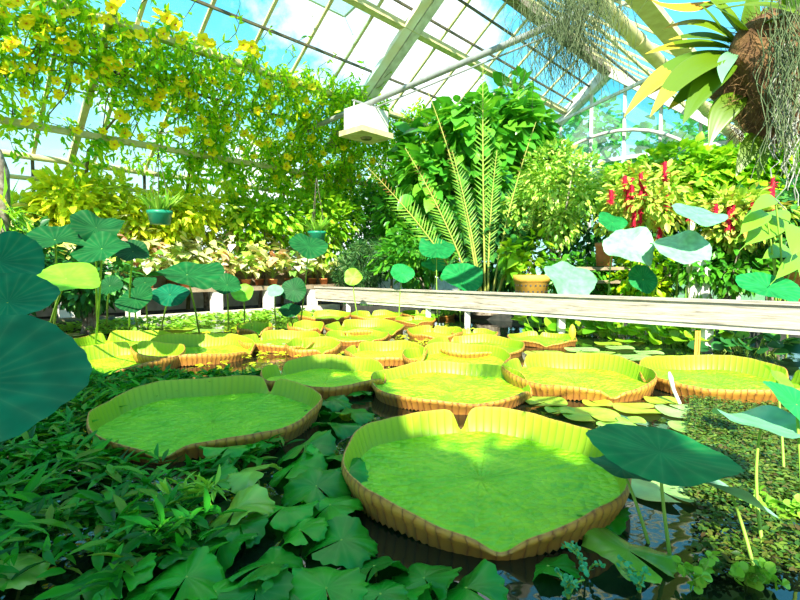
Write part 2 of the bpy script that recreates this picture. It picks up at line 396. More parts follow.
def crown(mb, T, c, rad, n, size, k=12, droop=.3, mi=0, cl=.42, jit=.35):
    """leaf mass: leaves gathered on k clumps inside an ellipsoid"""
    c, rad = np.asarray(c, float), np.asarray(rad, float)
    d = rnd_dirs(k); r = rng.uniform(.25, .78, k)**.6
    cc = d*r[:, None]
    idx = rng.integers(0, k, n)
    dd = rnd_dirs(n); rr = cl*rng.uniform(.3, 1, n)**.4
    loc = cc[idx]+dd*rr[:, None]
    P = c+loc*rad
    D = dd*.7+loc*.5+rnd_dirs(n)*.6; D[:, 2] -= droop
    U = dd+rnd_dirs(n)*.5+np.array([0, 0, .8])
    mb.cloud(T, P, D, U, size*rng.uniform(1-jit, 1+jit, n), mi)
def bez(a, b, c, n=12):
    t = np.linspace(0, 1, n)[:, None]; a, b, c = map(np.asarray, (a, b, c))
    return (1-t)**2*a+2*t*(1-t)*b+t*t*c

# ================================================================== setting
mb = MB(); mb.add([G(-9, -10.5, 0), G(8.6, -10.5, 0), G(9.6, 8, 0), G(-9, 8, 0)], [(0, 1, 2, 3)])
struct(mb.build('pond_water', M['water'], smooth=False))
mb = MB(); mb.add([(-90, -60, -.35), (90, -60, -.35), (90, 120, -.35), (-90, 120, -.35)], [(0, 1, 2, 3)])
struct(mb.build('ground', M['grass'], smooth=False))
mb = MB()
mb.box(G(8, -11.75, -.1), np.array(G(12, 0, 0)), np.array(G(0, 1.25, 0)), (0, 0, .14))
struct(mb.build('floor', M['soil'], smooth=False))
mb = MB(); mb.box(G(13.8, -1.2, -.1), G(4.8, 0, 0), G(0, 9.2, 0), (0, 0, .18))
struct(mb.build('planting_bed', M['soil'], smooth=False))
# pond curbs
mb = MB(); mb.box(G(2.2, -10.6, .02), G(6.6, 0, 0), G(0, .16, 0), (0, 0, .1)); struct(mb.build('pond_curb', M['concrete'], smooth=False))
mb = MB(); mb.tube([G(-3, -10.38, .1), G(3.2, -10.38, .1)], .09, 12); struct(mb.build('trim_1', M['darkmetal']))
mb = MB(); mb.box(G(9.0, -1.2, -.02), G(.12, 0, 0), G(0, 9.2, 0), (0, 0, .14)); struct(mb.build('trim_2', M['darkstone'], smooth=False))
# left wall, roof and gable
mb = MB(); mb.box(G(8, -13.05, .25), G(11, 0, 0), G(0, .1, 0), (0, 0, .5)); struct(mb.build('wall_left', M['white'], smooth=False))
def pane(name, a, b, c, d, mat):
    mb = MB(); mb.add([a, b, c, d], [(0, 1, 2, 3)]); return struct(mb.build(name, mat, smooth=False))
pane('window_1', G(-3, -13, .75), G(UEND, -13, .75), G(UEND, -13, EZ), G(-3, -13, EZ), M['glass'])
roof = pane('ceiling', G(-3, EV, EZ+.05), G(UEND, EV, EZ+.05), G(UEND, RV, RZ+.05), G(-3, RV, RZ+.05), M['glass'])
VE = -2.2
roof2 = pane('ceiling_right', G(4, RV, RZ+.05), G(UEND, RV, RZ+.05), G(UEND, VE, RZ-SL*(VE-RV)+.05), G(4, VE, RZ-SL*(VE-RV)+.05), M['glass'])
us = [x for x in np.arange(.3, 18, 1.12)]
nrm = np.array([-SL*CA, SL*SA, 1.0])
for i, u in enumerate(us):
    mb = MB(); mb.bar(G(u, EV, EZ), G(u, RV, RZ), .045, .07, up=G(1, 0, 0)); mb.build('glazing_bar', M['cream'], roof, smooth=False)
    mb = MB(); mb.bar(G(u, -13, .7), G(u, -13, EZ), .05, .06, up=G(1, 0, 0)); mb.build('mullion', M['cream' if i % 2 else 'darkmetal'], bpy.data.objects['window_1'], smooth=False)
    if u > 6:
        mb = MB(); mb.bar(G(u, RV, RZ), G(u, VE, RZ-SL*(VE-RV)), .045, .07, up=G(1, 0, 0)); mb.build('glazing_bar', M['cream'], roof2, smooth=False)
tn = [2]
def trim(mb, mat, smooth=False):
    tn[0] += 1; return struct(mb.build(f'trim_{tn[0]}', mat, smooth=smooth))
def roofz(v): return EZ+SL*(v-EV) if v < RV else RZ-SL*(v-RV)
def purlin(v, w, h, mat, u0=-3, u1=UEND, dz=-.08):
    mb = MB(); mb.bar(G(u0, v, roofz(v)+dz), G(u1, v, roofz(v)+dz), w, h); trim(mb, mat)
purlin(-10.0, .16, .12, M['cream'], dz=-.2); purlin(-8.3, .2, .14, M['cream']); purlin(-9.35, .05, .05, M['darkmetal'])
purlin(-8.0, .05, .05, M['darkmetal'], dz=-.03); purlin(-7.4, .05, .05, M['darkmetal']); purlin(-10.9, .05, .05, M['darkmetal'])
purlin(-11.9, .14, .12, M['cream'], dz=-.4); purlin(RV, .3, .3, M['bark'], dz=-.1)
purlin(-2.35, .26, .1, M['cream'], 4, UEND); purlin(-4.3, .06, .06, M['cream'], 4); purlin(-5.6, .05, .05, M['darkmetal'], 4)
mb = MB(); mb.tube([G(4, -2.75, 4.6), G(UEND, -2.75, 4.6)], .11, 12)
for u in (8.3, 10.6, 13): mb.tube([G(u, -2.75, 4.6), G(u+.12, -2.75, 4.6)], .125, 12)
trim(mb, M['cream'], True)
for z, mat, r in ((EZ, 'cream', .07), (2.95, 'cream', .05), (2.4, 'darkmetal', .03)):
    mb = MB(); mb.tube([G(-3, -12.85, z), G(UEND, -12.85, z)], r, 10); trim(mb, M[mat], True)
# white principal rafter, a pair of boards with a rusty flange
mb = MB(); mb.bar(G(9.1, -11.4, roofz(-11.4)-.15), G(9.1, RV, RZ-.15), .1, .26, up=G(1, 0, 0)); trim(mb, M['rust'])
mb = MB(); mb.bar(G(9.4, -11.4, roofz(-11.4)-.15), G(9.4, RV, RZ-.15), .1, .26, up=G(1, 0, 0)); trim(mb, M['white'])
mb = MB(); mb.bar(G(9.25, -11.4, roofz(-11.4)-.09), G(9.25, RV, RZ-.09), .03, .34, up=G(1, 0, 0)); trim(mb, M['white'])
mb = MB(); mb.bar(G(3.2, EV, EZ-.1), G(3.2, RV, RZ-.1), .1, .12, up=G(1, 0, 0)); trim(mb, M['cream'])
# gable
gz = 0.1
mb = MB(); mb.add([G(UEND, -12.9, .1), G(UEND, VE+1, .1), G(UEND, VE+1, roofz(VE+1)), G(UEND, RV, RZ), G(UEND, -12.9, EZ)], [(0, 1, 2, 4)], [(4, 2, 3)])
gable = struct(mb.build('wall_back', M['gableglass'], smooth=False))
for v in np.arange(-12, -1.2, 1.15):
    mb = MB(); mb.bar(G(UEND-.06, v, .1), G(UEND-.06, v, roofz(v)), .09, .09, up=G(1, 0, 0)); mb.build('mullion', M['white'], gable, smooth=False)
for z in (3.4, 4.9):
    mb = MB(); vl = max(EV, EV+(z-EZ)/SL); vr = min(VE+1, RV+(RZ-z)/SL); mb.bar(G(UEND-.06, vl, z), G(UEND-.06, vr, z), .1, .12); mb.build('transom', M['white'], gable, smooth=False)
for a, b in ((G(UEND-.1, EV, EZ-.12), G(UEND-.1, RV, RZ-.12)), (G(UEND-.1, RV, RZ-.12), G(UEND-.1, VE+1, roofz(VE+1)-.12))):
    mb = MB(); mb.bar(a, b, .3, .42, up=G(1, 0, 0)); mb.build('gable_rafter', M['white'], gable, smooth=False)
mb = MB(); t = np.linspace(0, PI, 20); mb.tube([G(UEND-.3, -6.6+3.1*math.cos(x), 3.4+2.4*math.sin(x)) for x in t], .06, 8); mb.build('arched_brace', M['white'], gable)
mb = MB(); mb.bar(G(UEND-1, -8.6, 6.2), G(11, -2.6, 5.1), .07, .07); trim(mb, M['white'])
# open roof vent
vent = empty('roof_vent', G(7.3, -8.0, roofz(-8.0)+.1), 'white framed glass vent propped open in the roof near the top edge', 'vent')
a, b = G(6.8, -7.9, roofz(-7.9)+.1), G(7.95, -7.9, roofz(-7.9)+.1)
c, d = G(7.95, -9.2, roofz(-9.2)+.75), G(6.8, -9.2, roofz(-9.2)+.75)
mb = MB()
for p, q in ((a, b), (b, c), (c, d), (d, a)): mb.bar(p, q, .07, .05)
build_at(mb, 'frame', M['white'], vent, smooth=False)
mb = MB(); mb.add([a, b, c, d], [(0, 1, 2, 3)]); build_at(mb, 'pane', M['gableglass'], vent, smooth=False)
mb = MB(); mb.bar(c, G(7.95, -8.9, roofz(-8.9)), .03); mb.bar(d, G(6.8, -8.9, roofz(-8.9)), .03); build_at(mb, 'stay', M['white'], vent, smooth=False)

# pipe across the nave, with the thin rod beneath it
tp = lambda v: G(8.1, v, 4.7+.065*(v+11.2))
mb = MB(); mb.tube([tp(-11.2), tp(-8), tp(-5), tp(-2.3)], .062, 12)
o = mb.build('cross_pipe', M['greymetal'], loc=tp(-8)); tag(o, 'long grey pipe crossing the nave diagonally under the glass roof', 'pipe')
mb = MB(); mb.tube([tp(-8.6)+[0, 0, -.15], tp(-5)+[0, 0, -.16], tp(-2.3)+[0, 0, -.16]], .018, 6)
o = mb.build('tie_rod', M['greymetal'], loc=tp(-8)); tag(o, 'thin metal rod running just below the long grey pipe', 'rod')
lv = -8.62; lc = tp(lv)
lamp = empty('grow_lamp', lc, 'boxy white lamp housing hanging from the long grey pipe', 'lamp')
c0 = lc+np.array([0, -.02, -.5])
mb = MB(); X = G(.42, 0, 0); Y_ = G(0, .3, 0)
mb.box(c0+[0, 0, .1], X, Y_, (0, 0, .26)); hs_ = build_at(mb, 'housing', M['white'], lamp, smooth=False)
mb = MB(); mb.box(c0+[0, 0, -.2], X*1.18, Y_*1.3, (0, 0, .06)); build_at(mb, 'rim', M['cream'], lamp, smooth=False).parent = hs_
mb = MB(); mb.lathe([(0, -.02), (.12, -.03), (.15, .03)], c0+[0, 0, -.27], 20); build_at(mb, 'lens', M['lens'], lamp).parent = hs_
mb = MB(); mb.bar(c0+X*.9+[0, 0, .34], lc+X*.9, .03); mb.bar(c0-X*.9+[0, 0, .34], lc-X*.9, .03); mb.bar(lc-X, lc+X, .05, .03); build_at(mb, 'bracket', M['greymetal'], lamp, smooth=False)

# timber beam along the far edge of the pond, on posts
ba = np.array([-2.15, 13.0, .43]); bb = np.array([5.4, 4.55, .47])
bd = (bb-ba)/np.linalg.norm(bb-ba); bs = np.cross(bd, [0, 0, 1.])
beam = empty('timber_beam', (ba+bb)/2, 'long weathered pale timber beam along the far edge of the pond', 'beam')
L = np.linalg.norm(bb-ba)/2
mb = MB(); mb.box((0, 0, .03), (L, 0, 0), (0, .07, 0), (0, 0, .135)); o = mb.build('face_board', M['woodbeam'], beam, smooth=False); ang = math.atan2(bd[1], bd[0]); o.rotation_euler = (0, -math.asin(bd[2]), ang)
mb = MB(); mb.box((0, 0, -.135), (L, 0, 0), (0, .05, 0), (0, 0, .032)); o = mb.build('lower_batten', M['concrete'], beam, smooth=False); o.rotation_euler = (0, -math.asin(bd[2]), ang)
mb = MB(); mb.box((0, 0, .18), (L, 0, 0), (0, .1, 0), (0, 0, .018)); o = mb.build('top_board', M['woodbeam'], beam, smooth=False); o.rotation_euler = (0, -math.asin(bd[2]), ang)
for k, t in enumerate((.12, .36, .45, .62, .8)):
    p = ba+(bb-ba)*t
    mb = MB(); mb.box((p[0], p[1]+.06, .13), (.05, 0, 0), (0, .05, 0), (0, 0, .25)); build_at(mb, 'post', M['white'], beam, smooth=False)

# ================================================================== giant lily pads
def lily_pad(xl, xr, yn, label, H=.13, near=None, far=None, tilt=0.0, notch=True, seed=0, cam_h=0):
    w = xr-xl; xc = (xl+xr)/2
    Yn = Wz(xc, yn, 0)[1]; Yc = Yn/(1-.94*w/1000.); R = w/2*Yc/F
    cx = (xc-400)/F*Yc
    th0 = math.atan2(-Yc, -cx)                    # direction to the viewer, for the seam
    r = np.random.default_rng(seed+11)
    nS = 240; th = np.linspace(0, 2*PI, nS, endpoint=False)
    n1 = th0+(r.uniform(-.7, .7) if near is None else near); n2 = n1+PI+(r.uniform(-.3, .3) if far is None else far)
    def dist(a, b): return np.abs((a-b+PI) % (2*PI)-PI)
    e1 = np.exp(-(dist(th, n1)/.1)**2); e1w = np.exp(-(dist(th, n1)/.45)**2); e2 = np.exp(-(dist(th, n2)/.06)**2); e2w = np.exp(-(dist(th, n2)/.16)**2)
    ph = r.uniform(0, 6, 6)
    wob = .012*np.sin(3*th+ph[0])+.006*np.sin(5*th+ph[1])+.006*np.sin(11*th+ph[2])
    Rb = R*.94*(1+wob)*(1+.035*np.exp(-(dist(th, n1)/.16)**2)-.04*e2w)
    hh = .88*H*(1-.32*np.cos(th-th0)+.03*np.sin(2*th+ph[3])+.025*np.sin(7*th+ph[4])+.012*np.sin(23*th+ph[5]))*(1-.6*e1)*(1-.35*e1w)*(1-.97*e2)*(1-.12*e2w)
    lean = R*.055*(1+.1*np.sin(3*th+ph[5]))*(1-.5*e1)
    root = empty('giant_lily_pad', (cx, Yc, .02), label, 'lily pad', 'giant rimmed lily pads floating on the pond')
    fr = np.array([0, .04, .12, .25, .38, .52, .65, .77, .87, .94, 1.0])
    c, s = np.cos(th), np.sin(th)
    P = np.zeros((len(fr), nS, 3))
    for i, f in enumerate(fr):
        P[i, :, 0] = f*Rb*c; P[i, :, 1] = f*Rb*s
        P[i, :, 2] = .006*np.sin(26*th)*f*(1-f)*2+.02*(f**6)*(1-e1)+.012*np.sin(5*th+ph[0])*f*f-.01*np.exp(-(f/.15)**2)
    m1 = MB(); m1.grid(P, True)
    m1.build('leaf_floor', M['pad'], root)
    edge = P[-1]
    ks = np.linspace(0, 1, 6)
    I = np.zeros((6, nS+1, 3)); uv = np.zeros((6, nS+1, 2)); Oo = np.zeros((6, nS+1, 3))
    idx = np.arange(nS+1) % nS
    nrib = 2*PI*R/.05
    for i, k in enumerate(ks):
        rad = Rb[idx]+lean[idx]*(k**.7)*1.0
        z = edge[idx, 2]+hh[idx]*k
        I[i] = np.stack([rad*c[idx], rad*s[idx], z], 1)
        ro = rad+.012+.01*math.sin(k*PI)
        spike = -.012*(np.arange(nS+1) % 2) if i == 0 else 0
        Oo[i] = np.stack([ro*c[idx], ro*s[idx], z+(-.035 if i == 0 else 0)+spike], 1)
        uv[i, :, 0] = np.arange(nS+1)/nS*round(nrib); uv[i, :, 1] = k
    Oo[-1] = I[-1]+np.stack([.007*c[idx], .007*s[idx], 0*c[idx]], 1)
    m2 = MB(); m2.grid(I, mi=0, uv=uv); m2.grid(Oo, mi=1, uv=uv); m2.grid(np.stack([I[-1], Oo[-1]]), mi=1, uv=uv[-2:])
    m2.build('upturned_rim', [M['rim_in'], M['rim_out']], root, uv=True)
    if tilt: root.rotation_euler = (tilt, 0, 0)
    return cx, Yc, R
PADS = []
pad_list = [
 (343, 621, 553, 'largest lily pad in front with a pointed notch and brown ribbed rim', .125, .11, .08),
 (102, 317, 461, 'large lily pad on the left with brown underside above leafy plants', .12, -.35, -.35),
 (371, 530, 414, 'lily pad directly behind the largest front pad, touching its rim', .095, 1.3, .4),
 (263, 385, 399, 'shaded lily pad behind the gap between the two front pads', .115, 1.2, -.3),
 (505, 649, 402, 'sunny yellow lily pad right of centre with pale lit rim', .13, .45, .5),
 (649, 797, 405, 'rightmost lily pad, long orange ribbed rim beside the lotus leaves', .125, -1.0, 0),
 (403, 510, 376, 'lily pad second behind the largest front pad, half in sun', .11, .8, 0),
 (427, 523, 360, 'third lily pad in the line behind the largest front pad', .09, .6, 0),
 (345, 427, 367, 'yellow lily pad just behind the shaded one, orange rim', .10, .9, 0),
 (137, 251, 367, 'broad lily pad at left with tall orange pink rim on dark water', .14, 1.0, 0),
 (62, 178, 379, 'left lily pad with glowing yellow near rim beside green shoots', .14, -.2, 0),
 (78, 170, 356, 'lily pad at far left behind the one with glowing yellow rim', .12, .4, 0),
 (240, 320, 353, 'yellow lily pad with ribbed rim left of the small pink rimmed pad', .11, .6, 0),
 (286, 340, 358, 'small lily pad with pink ribbed rim among the yellow pads', .11, .3, .2),
 (325, 388, 346, 'narrow yellow lily pad in front of the wide far one', .08, .4, 0),
 (325, 404, 338, 'wide yellow lily pad with pale pink rim near the back', .11, .7, 0),
 (238, 271, 337, 'small yellow lily pad at left back with high curled rim', .13, .2, 0),
 (288, 323, 335, 'small sunlit lily pad at back, second from the left curb', .12, .9, 0),
 (298, 350, 323, 'green lily pad farthest back at the pond corner', .12, .5, 0),
 (350, 402, 322, 'far lily pad beneath the left end of the timber beam', .1, .2, 0),
 (408, 463, 342, 'far lily pad with pinkish rim under the middle of the beam', .1, .1, 0),
 (395, 435, 326, 'thin far yellow lily pad close under the timber beam', .07, .1, 0),
 (452, 497, 341, 'low yellow lily pad left of the white beam posts', .06, .1, 0),
 (510, 576, 348, 'flat yellow lily pad below the white beam posts', .06, .1, 0),
 (400, 455, 320, 'dark green lily pad farthest back under the beam', .08, .3, 0),
]
for i, p in enumerate(pad_list):
    PADS.append(lily_pad(p[0], p[1], p[2], p[3], p[4], p[5], p[6], seed=i))

# flat lily leaves
def flat_leaf(px, py, w, label, mat='flatlily', z=.012):
    c = Wz(px, py, z); R = w/2*c[1]/F
    n = 40; th = np.linspace(.12, 2*PI-.12, n)+rng.uniform(0, 6)
    fr = np.array([0.02, .3, .6, .85, 1.0])
    wv = 1+.02*np.sin(5*th+rng.uniform(0, 6))
    P = np.zeros((5, n, 3))
    for i, f in enumerate(fr):
        P[i, :, 0] = R*f*wv*np.cos(th); P[i, :, 1] = R*f*wv*np.sin(th); P[i, :, 2] = .008*np.sin(3*th)*f*f+.008*f**4
    b = MB(); b.grid(P); o = b.build('lily_leaf', M[mat]); o.location = c
    tag(o, label, 'lily leaf', 'small flat lily leaves floating on the water')
flats = [
 (546, 402, 42, 'flat lily leaf at the back left of the sunny cluster, beside front pad rim'), (590, 415, 58, 'widest flat yellow lily leaf right behind the front pad'),
 (598, 404, 30, 'small flat lily leaf against the pale lit pad rim'), (637, 409, 46, 'flat lily leaf left of the white dead stem'),
 (662, 401, 34, 'flat lily leaf between the two right pads'), (687, 412, 58, 'long flat lily leaf under the rightmost pad rim'),
 (631, 421, 28, 'tiny flat lily leaf above the dark lotus leaf'), (618, 428, 42, 'flat lily leaf partly behind the dark lotus leaf'),
 (694, 428, 48, 'pale grey green flat lily leaf over dark water'), (604, 437, 34, 'flat yellow lily leaf wedged beside the front pad right edge'),
 (706, 402, 26, 'small flat lily leaf close under the orange rim at right'), (560, 411, 30, 'flat lily leaf behind the front pad far rim'),
 (599, 355, 44, 'flat lily leaf behind the sunny right centre pad'), (620, 348, 28, 'small flat lily leaf far back by the lily bud'),
 (635, 358, 42, 'flat lily leaf left of the rightmost pad top edge'), (649, 353, 28, 'small flat lily leaf near the leafy shade under the beam'),
 (661, 361, 28, 'flat lily leaf touching the rightmost pad far rim'), (582, 350, 34, 'sunlit flat lily leaf below the lily bud'),
 (545, 354, 40, 'flat lily leaf between two yellow pads at mid right'), (608, 344, 26, 'farthest flat lily leaf right of the bud'),
 (630, 341, 28, 'flat lily leaf in front of the broad leaved marsh plants'), (478, 346, 20, 'small flat lily leaf left of the flat yellow pad'),
 (232, 342, 26, 'flat lily leaf left of the ribbed yellow pads'), (208, 331, 30, 'flat lily leaf by the left curb'), (180, 329, 30, 'flat leaf near the left curb pipe'),
 (110, 331, 32, 'flat lily leaf by the dark pipe at left'), (68, 335, 34, 'leftmost flat lily leaf by the dark pipe'), (275, 345, 20, 'little flat leaf between yellow pads'),
 (660, 490, 70, 'grey green flat lily leaf on water under the dark lotus leaf'), (690, 455, 50, 'dull flat lily leaf behind the dark lotus leaf'),
]
for f in flats: flat_leaf(*f)
# lily bud and a bleached stem
b0 = Wz(572, 346, 0); root = empty('lily_bud', b0, 'closed yellow lily bud on a short stem above the water', 'bud')
mb = MB(); mb.tube([b0, b0+[0, 0, .1]], .012, 6); build_at(mb, 'stem', M['stalk'], root)
mb = MB(); mb.lathe([(.01, .08), (.045, .14), (.05, .2), (.03, .27), (0, .3)], b0, 10); build_at(mb, 'bud', M['goldfoliage'], root)
p0 = Wz(680, 404, .02); mb = MB(); mb.tube([p0, p0+[-.03, .04, .1], p0+[-.05, .05, .19], p0+[-.06, .05, .23]], [.012, .014, .02, .008], 7)
tag(mb.build('dead_stem', M['white'], loc=p0), 'bleached white dead stem leaning on the orange rim', 'stem')

# ================================================================== lotus leaves
def lotus(px, py, w, h, Y, label, mat='lotus', base=None, roll=0.0, wav=.08, cup=.12, seed=0, squash=None, group='lotus leaves raised on stalks', stalk=.012, facing=None):
    """round leaf w px wide and h px tall as seen; the tilt gives that outline"""
    c = W(px, py, Y); R = w/2*Y/F
    r = np.random.default_rng(seed+500)
    view = math.atan2(CH-c[2], c[1])             # how far the eye looks down onto it
    need = math.asin(min(.98, h/w))
    tilt = (need-view) if facing is None else facing
    n = 72; th = np.linspace(0, 2*PI, n, endpoint=False); ph = r.uniform(0, 6, 5)
    fr = np.array([0, .08, .2, .35, .5, .65, .78, .9, 1.0])
    out = 1+.04*np.sin(3*th+ph[0])+.03*np.sin(5*th+ph[1])+.012*np.sin(22*th)
    P = np.zeros((len(fr), n, 3))
    for i, f in enumerate(fr):
        P[i, :, 0] = R*f*out*np.cos(th); P[i, :, 1] = R*f*out*np.sin(th)
        P[i, :, 2] = R*(cup*f**1.6-.35*cup*f**5+wav*f**2*(np.sin(2*th+ph[2])*1.3+.8*np.sin(3*th+ph[3])+.45*np.sin(6*th+ph[4])))
    root = empty('lotus_leaf', c, label, 'lotus leaf', group)
    m1 = MB(); m1.grid(P, True)
    o = m1.build('leaf_blade', M[mat], root); o.rotation_euler = (tilt, roll, 0)
    m2 = MB()
    if base is None: bx = np.array([c[0]+r.uniform(-.12, .12), c[1]+r.uniform(0, .25), -.05])
    else: bx = Wz(base[0], base[1], 0); bx[2] = -.04
    m2.tube(bez(bx, (bx+c)/2+[r.uniform(-.06, .06), r.uniform(-.03, .03), .05], c-np.array([0, 0, .003]), 12), np.linspace(stalk*1.2, stalk*.8, 12), 7)
    build_at(m2, 'stalk', M['stalk'], root)
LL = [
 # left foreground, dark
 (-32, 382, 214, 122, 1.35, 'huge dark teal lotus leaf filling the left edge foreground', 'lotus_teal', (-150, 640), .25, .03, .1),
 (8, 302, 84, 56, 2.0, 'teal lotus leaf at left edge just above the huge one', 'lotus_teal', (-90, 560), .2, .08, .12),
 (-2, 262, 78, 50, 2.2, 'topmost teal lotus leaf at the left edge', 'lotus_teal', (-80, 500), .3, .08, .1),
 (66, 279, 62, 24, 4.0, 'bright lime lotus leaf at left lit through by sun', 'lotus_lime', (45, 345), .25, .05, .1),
 (55, 240, 60, 24, 4.6, 'dark lotus leaf left of the folded upright one', 'lotus_shaded', (52, 340), .1, .1, .1),
 (96, 228, 46, 24, 4.8, 'folded dark lotus leaf standing highest at left', 'lotus_shaded', (98, 340), .55, .2, .2),
 (102, 249, 52, 26, 4.6, 'dark drooping lotus leaf under the folded highest one', 'lotus_shaded', (95, 345), .1, .1, .1),
 (133, 252, 30, 18, 5.2, 'small dark lotus leaf right of the drooping one', 'lotus_shaded', (130, 338), .4, .1, .1),
 (187, 275, 72, 20, 6.0, 'wide wavy dark lotus leaf in front of the caladium bench', 'lotus_shaded', (200, 335), .08, .1, .1),
 (110, 286, 24, 18, 6.6, 'round lotus leaf left of the large low dark one', 'lotus_shaded', (108, 333), .1, .06, .1),
 (136, 299, 36, 26, 6.2, 'large low dark lotus leaf by the bench legs', 'lotus_shaded', (140, 335), -.1, .06, .1),
 (145, 283, 22, 13, 7.0, 'small lotus leaf peeking under the wide wavy one', 'lotus_shaded', (148, 330), .1, .06, .1),
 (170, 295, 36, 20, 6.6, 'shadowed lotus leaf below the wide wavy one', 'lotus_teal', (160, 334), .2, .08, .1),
 (227, 285, 28, 18, 7.0, 'lotus leaf hanging right of the wide wavy one', 'lotus_shaded', (228, 331), .35, .08, .1),
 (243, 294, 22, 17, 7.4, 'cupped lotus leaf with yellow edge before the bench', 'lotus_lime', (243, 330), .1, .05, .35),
 (294, 290, 25, 24, 8.4, 'round upright lotus leaf at the pond corner', 'lotus_shaded', (290, 322), .2, .05, .1),
 (290, 311, 22, 13, 8.8, 'small low lotus leaf under the round upright one', 'lotus_shaded', (292, 322), .1, .05, .2),
 (309, 246, 38, 20, 8.0, 'dark lotus leaf raised high left of the papyrus', 'lotus_shaded', (300, 325), .3, .08, .1),
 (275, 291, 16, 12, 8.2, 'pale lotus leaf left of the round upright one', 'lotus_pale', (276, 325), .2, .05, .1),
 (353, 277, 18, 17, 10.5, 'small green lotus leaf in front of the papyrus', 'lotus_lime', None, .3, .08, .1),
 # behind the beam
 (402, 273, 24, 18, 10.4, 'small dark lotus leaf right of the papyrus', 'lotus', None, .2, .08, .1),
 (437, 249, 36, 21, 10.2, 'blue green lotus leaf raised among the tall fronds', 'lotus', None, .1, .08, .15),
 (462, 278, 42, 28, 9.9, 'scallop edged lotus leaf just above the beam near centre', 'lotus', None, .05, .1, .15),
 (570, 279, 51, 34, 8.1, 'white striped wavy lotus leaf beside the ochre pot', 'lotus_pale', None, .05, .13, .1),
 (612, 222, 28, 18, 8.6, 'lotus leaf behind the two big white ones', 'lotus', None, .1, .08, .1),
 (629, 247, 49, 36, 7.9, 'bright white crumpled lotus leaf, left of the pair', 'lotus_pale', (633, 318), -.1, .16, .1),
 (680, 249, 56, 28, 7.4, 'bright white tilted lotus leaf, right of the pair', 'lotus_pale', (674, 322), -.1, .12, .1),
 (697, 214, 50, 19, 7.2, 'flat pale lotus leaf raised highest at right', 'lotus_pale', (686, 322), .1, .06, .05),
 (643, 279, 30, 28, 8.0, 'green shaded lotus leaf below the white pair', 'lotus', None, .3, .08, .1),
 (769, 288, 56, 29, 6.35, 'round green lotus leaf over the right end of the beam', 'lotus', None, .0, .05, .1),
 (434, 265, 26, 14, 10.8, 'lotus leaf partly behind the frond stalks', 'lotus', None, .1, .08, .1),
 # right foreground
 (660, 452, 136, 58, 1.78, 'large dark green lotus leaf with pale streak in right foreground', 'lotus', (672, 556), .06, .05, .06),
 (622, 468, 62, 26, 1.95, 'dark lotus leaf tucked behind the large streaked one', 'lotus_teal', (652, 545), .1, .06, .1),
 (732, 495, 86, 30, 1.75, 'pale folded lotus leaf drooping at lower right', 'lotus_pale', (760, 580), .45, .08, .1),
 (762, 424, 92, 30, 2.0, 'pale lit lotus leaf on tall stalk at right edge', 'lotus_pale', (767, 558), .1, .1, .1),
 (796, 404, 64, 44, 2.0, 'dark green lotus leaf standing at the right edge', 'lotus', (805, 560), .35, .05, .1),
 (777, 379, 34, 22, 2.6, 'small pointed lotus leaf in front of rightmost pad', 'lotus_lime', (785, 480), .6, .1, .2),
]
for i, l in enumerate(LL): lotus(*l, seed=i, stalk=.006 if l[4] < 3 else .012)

# ================================================================== toothed leaves and carpet in the foreground
def toothed(px, py, w, z, label, mat='toothed', tilt=None, yaw=None):
    c = Wz(px, py, z); R = w/2*c[1]/F*1.15
    n = 120; th = np.linspace(.1, 2*PI-.1, n); r = rng
    teeth = 1-.1*np.abs(((np.arange(n) % 6)/3.0)-1)+.05*np.sin(2*th+r.uniform(0, 6))
    fr = np.array([0.02, .2, .4, .6, .8, .92, 1.0]); ph = r.uniform(0, 6, 3)
    P = np.zeros((7, n, 3))
    for i, f in enumerate(fr):
        q = (teeth if f == 1.0 else np.ones(n))*f*R
        P[i, :, 0] = q*np.cos(th); P[i, :, 1] = q*np.sin(th)
        P[i, :, 2] = R*(.008*np.sin(16*th)*f*(1-.5*f)+.22*f*f*np.sin(2*th+ph[0])+.13*f*f*np.sin(3*th+ph[1])+.06*f**3*np.sin(7*th+ph[2])-.18*f**2.5)
    root = empty('toothed_leaf', c, label, 'leaf', 'toothed glossy leaves in the near water')
    b = MB(); b.grid(P); o = b.build('leaf_blade', M[mat], root)
    o.rotation_euler = ((r.uniform(-.1, .35) if tilt is None else tilt), r.uniform(-.3, .3), r.uniform(-2.5, -.6) if yaw is None else yaw)
    b = MB(); b.tube(bez((0, 0, 0), (.02, .02, -.05), (r.uniform(-.05, .05), r.uniform(0, .06), -z-.03), 6), .005, 5); b.build('stalk', M['stalk'], root)
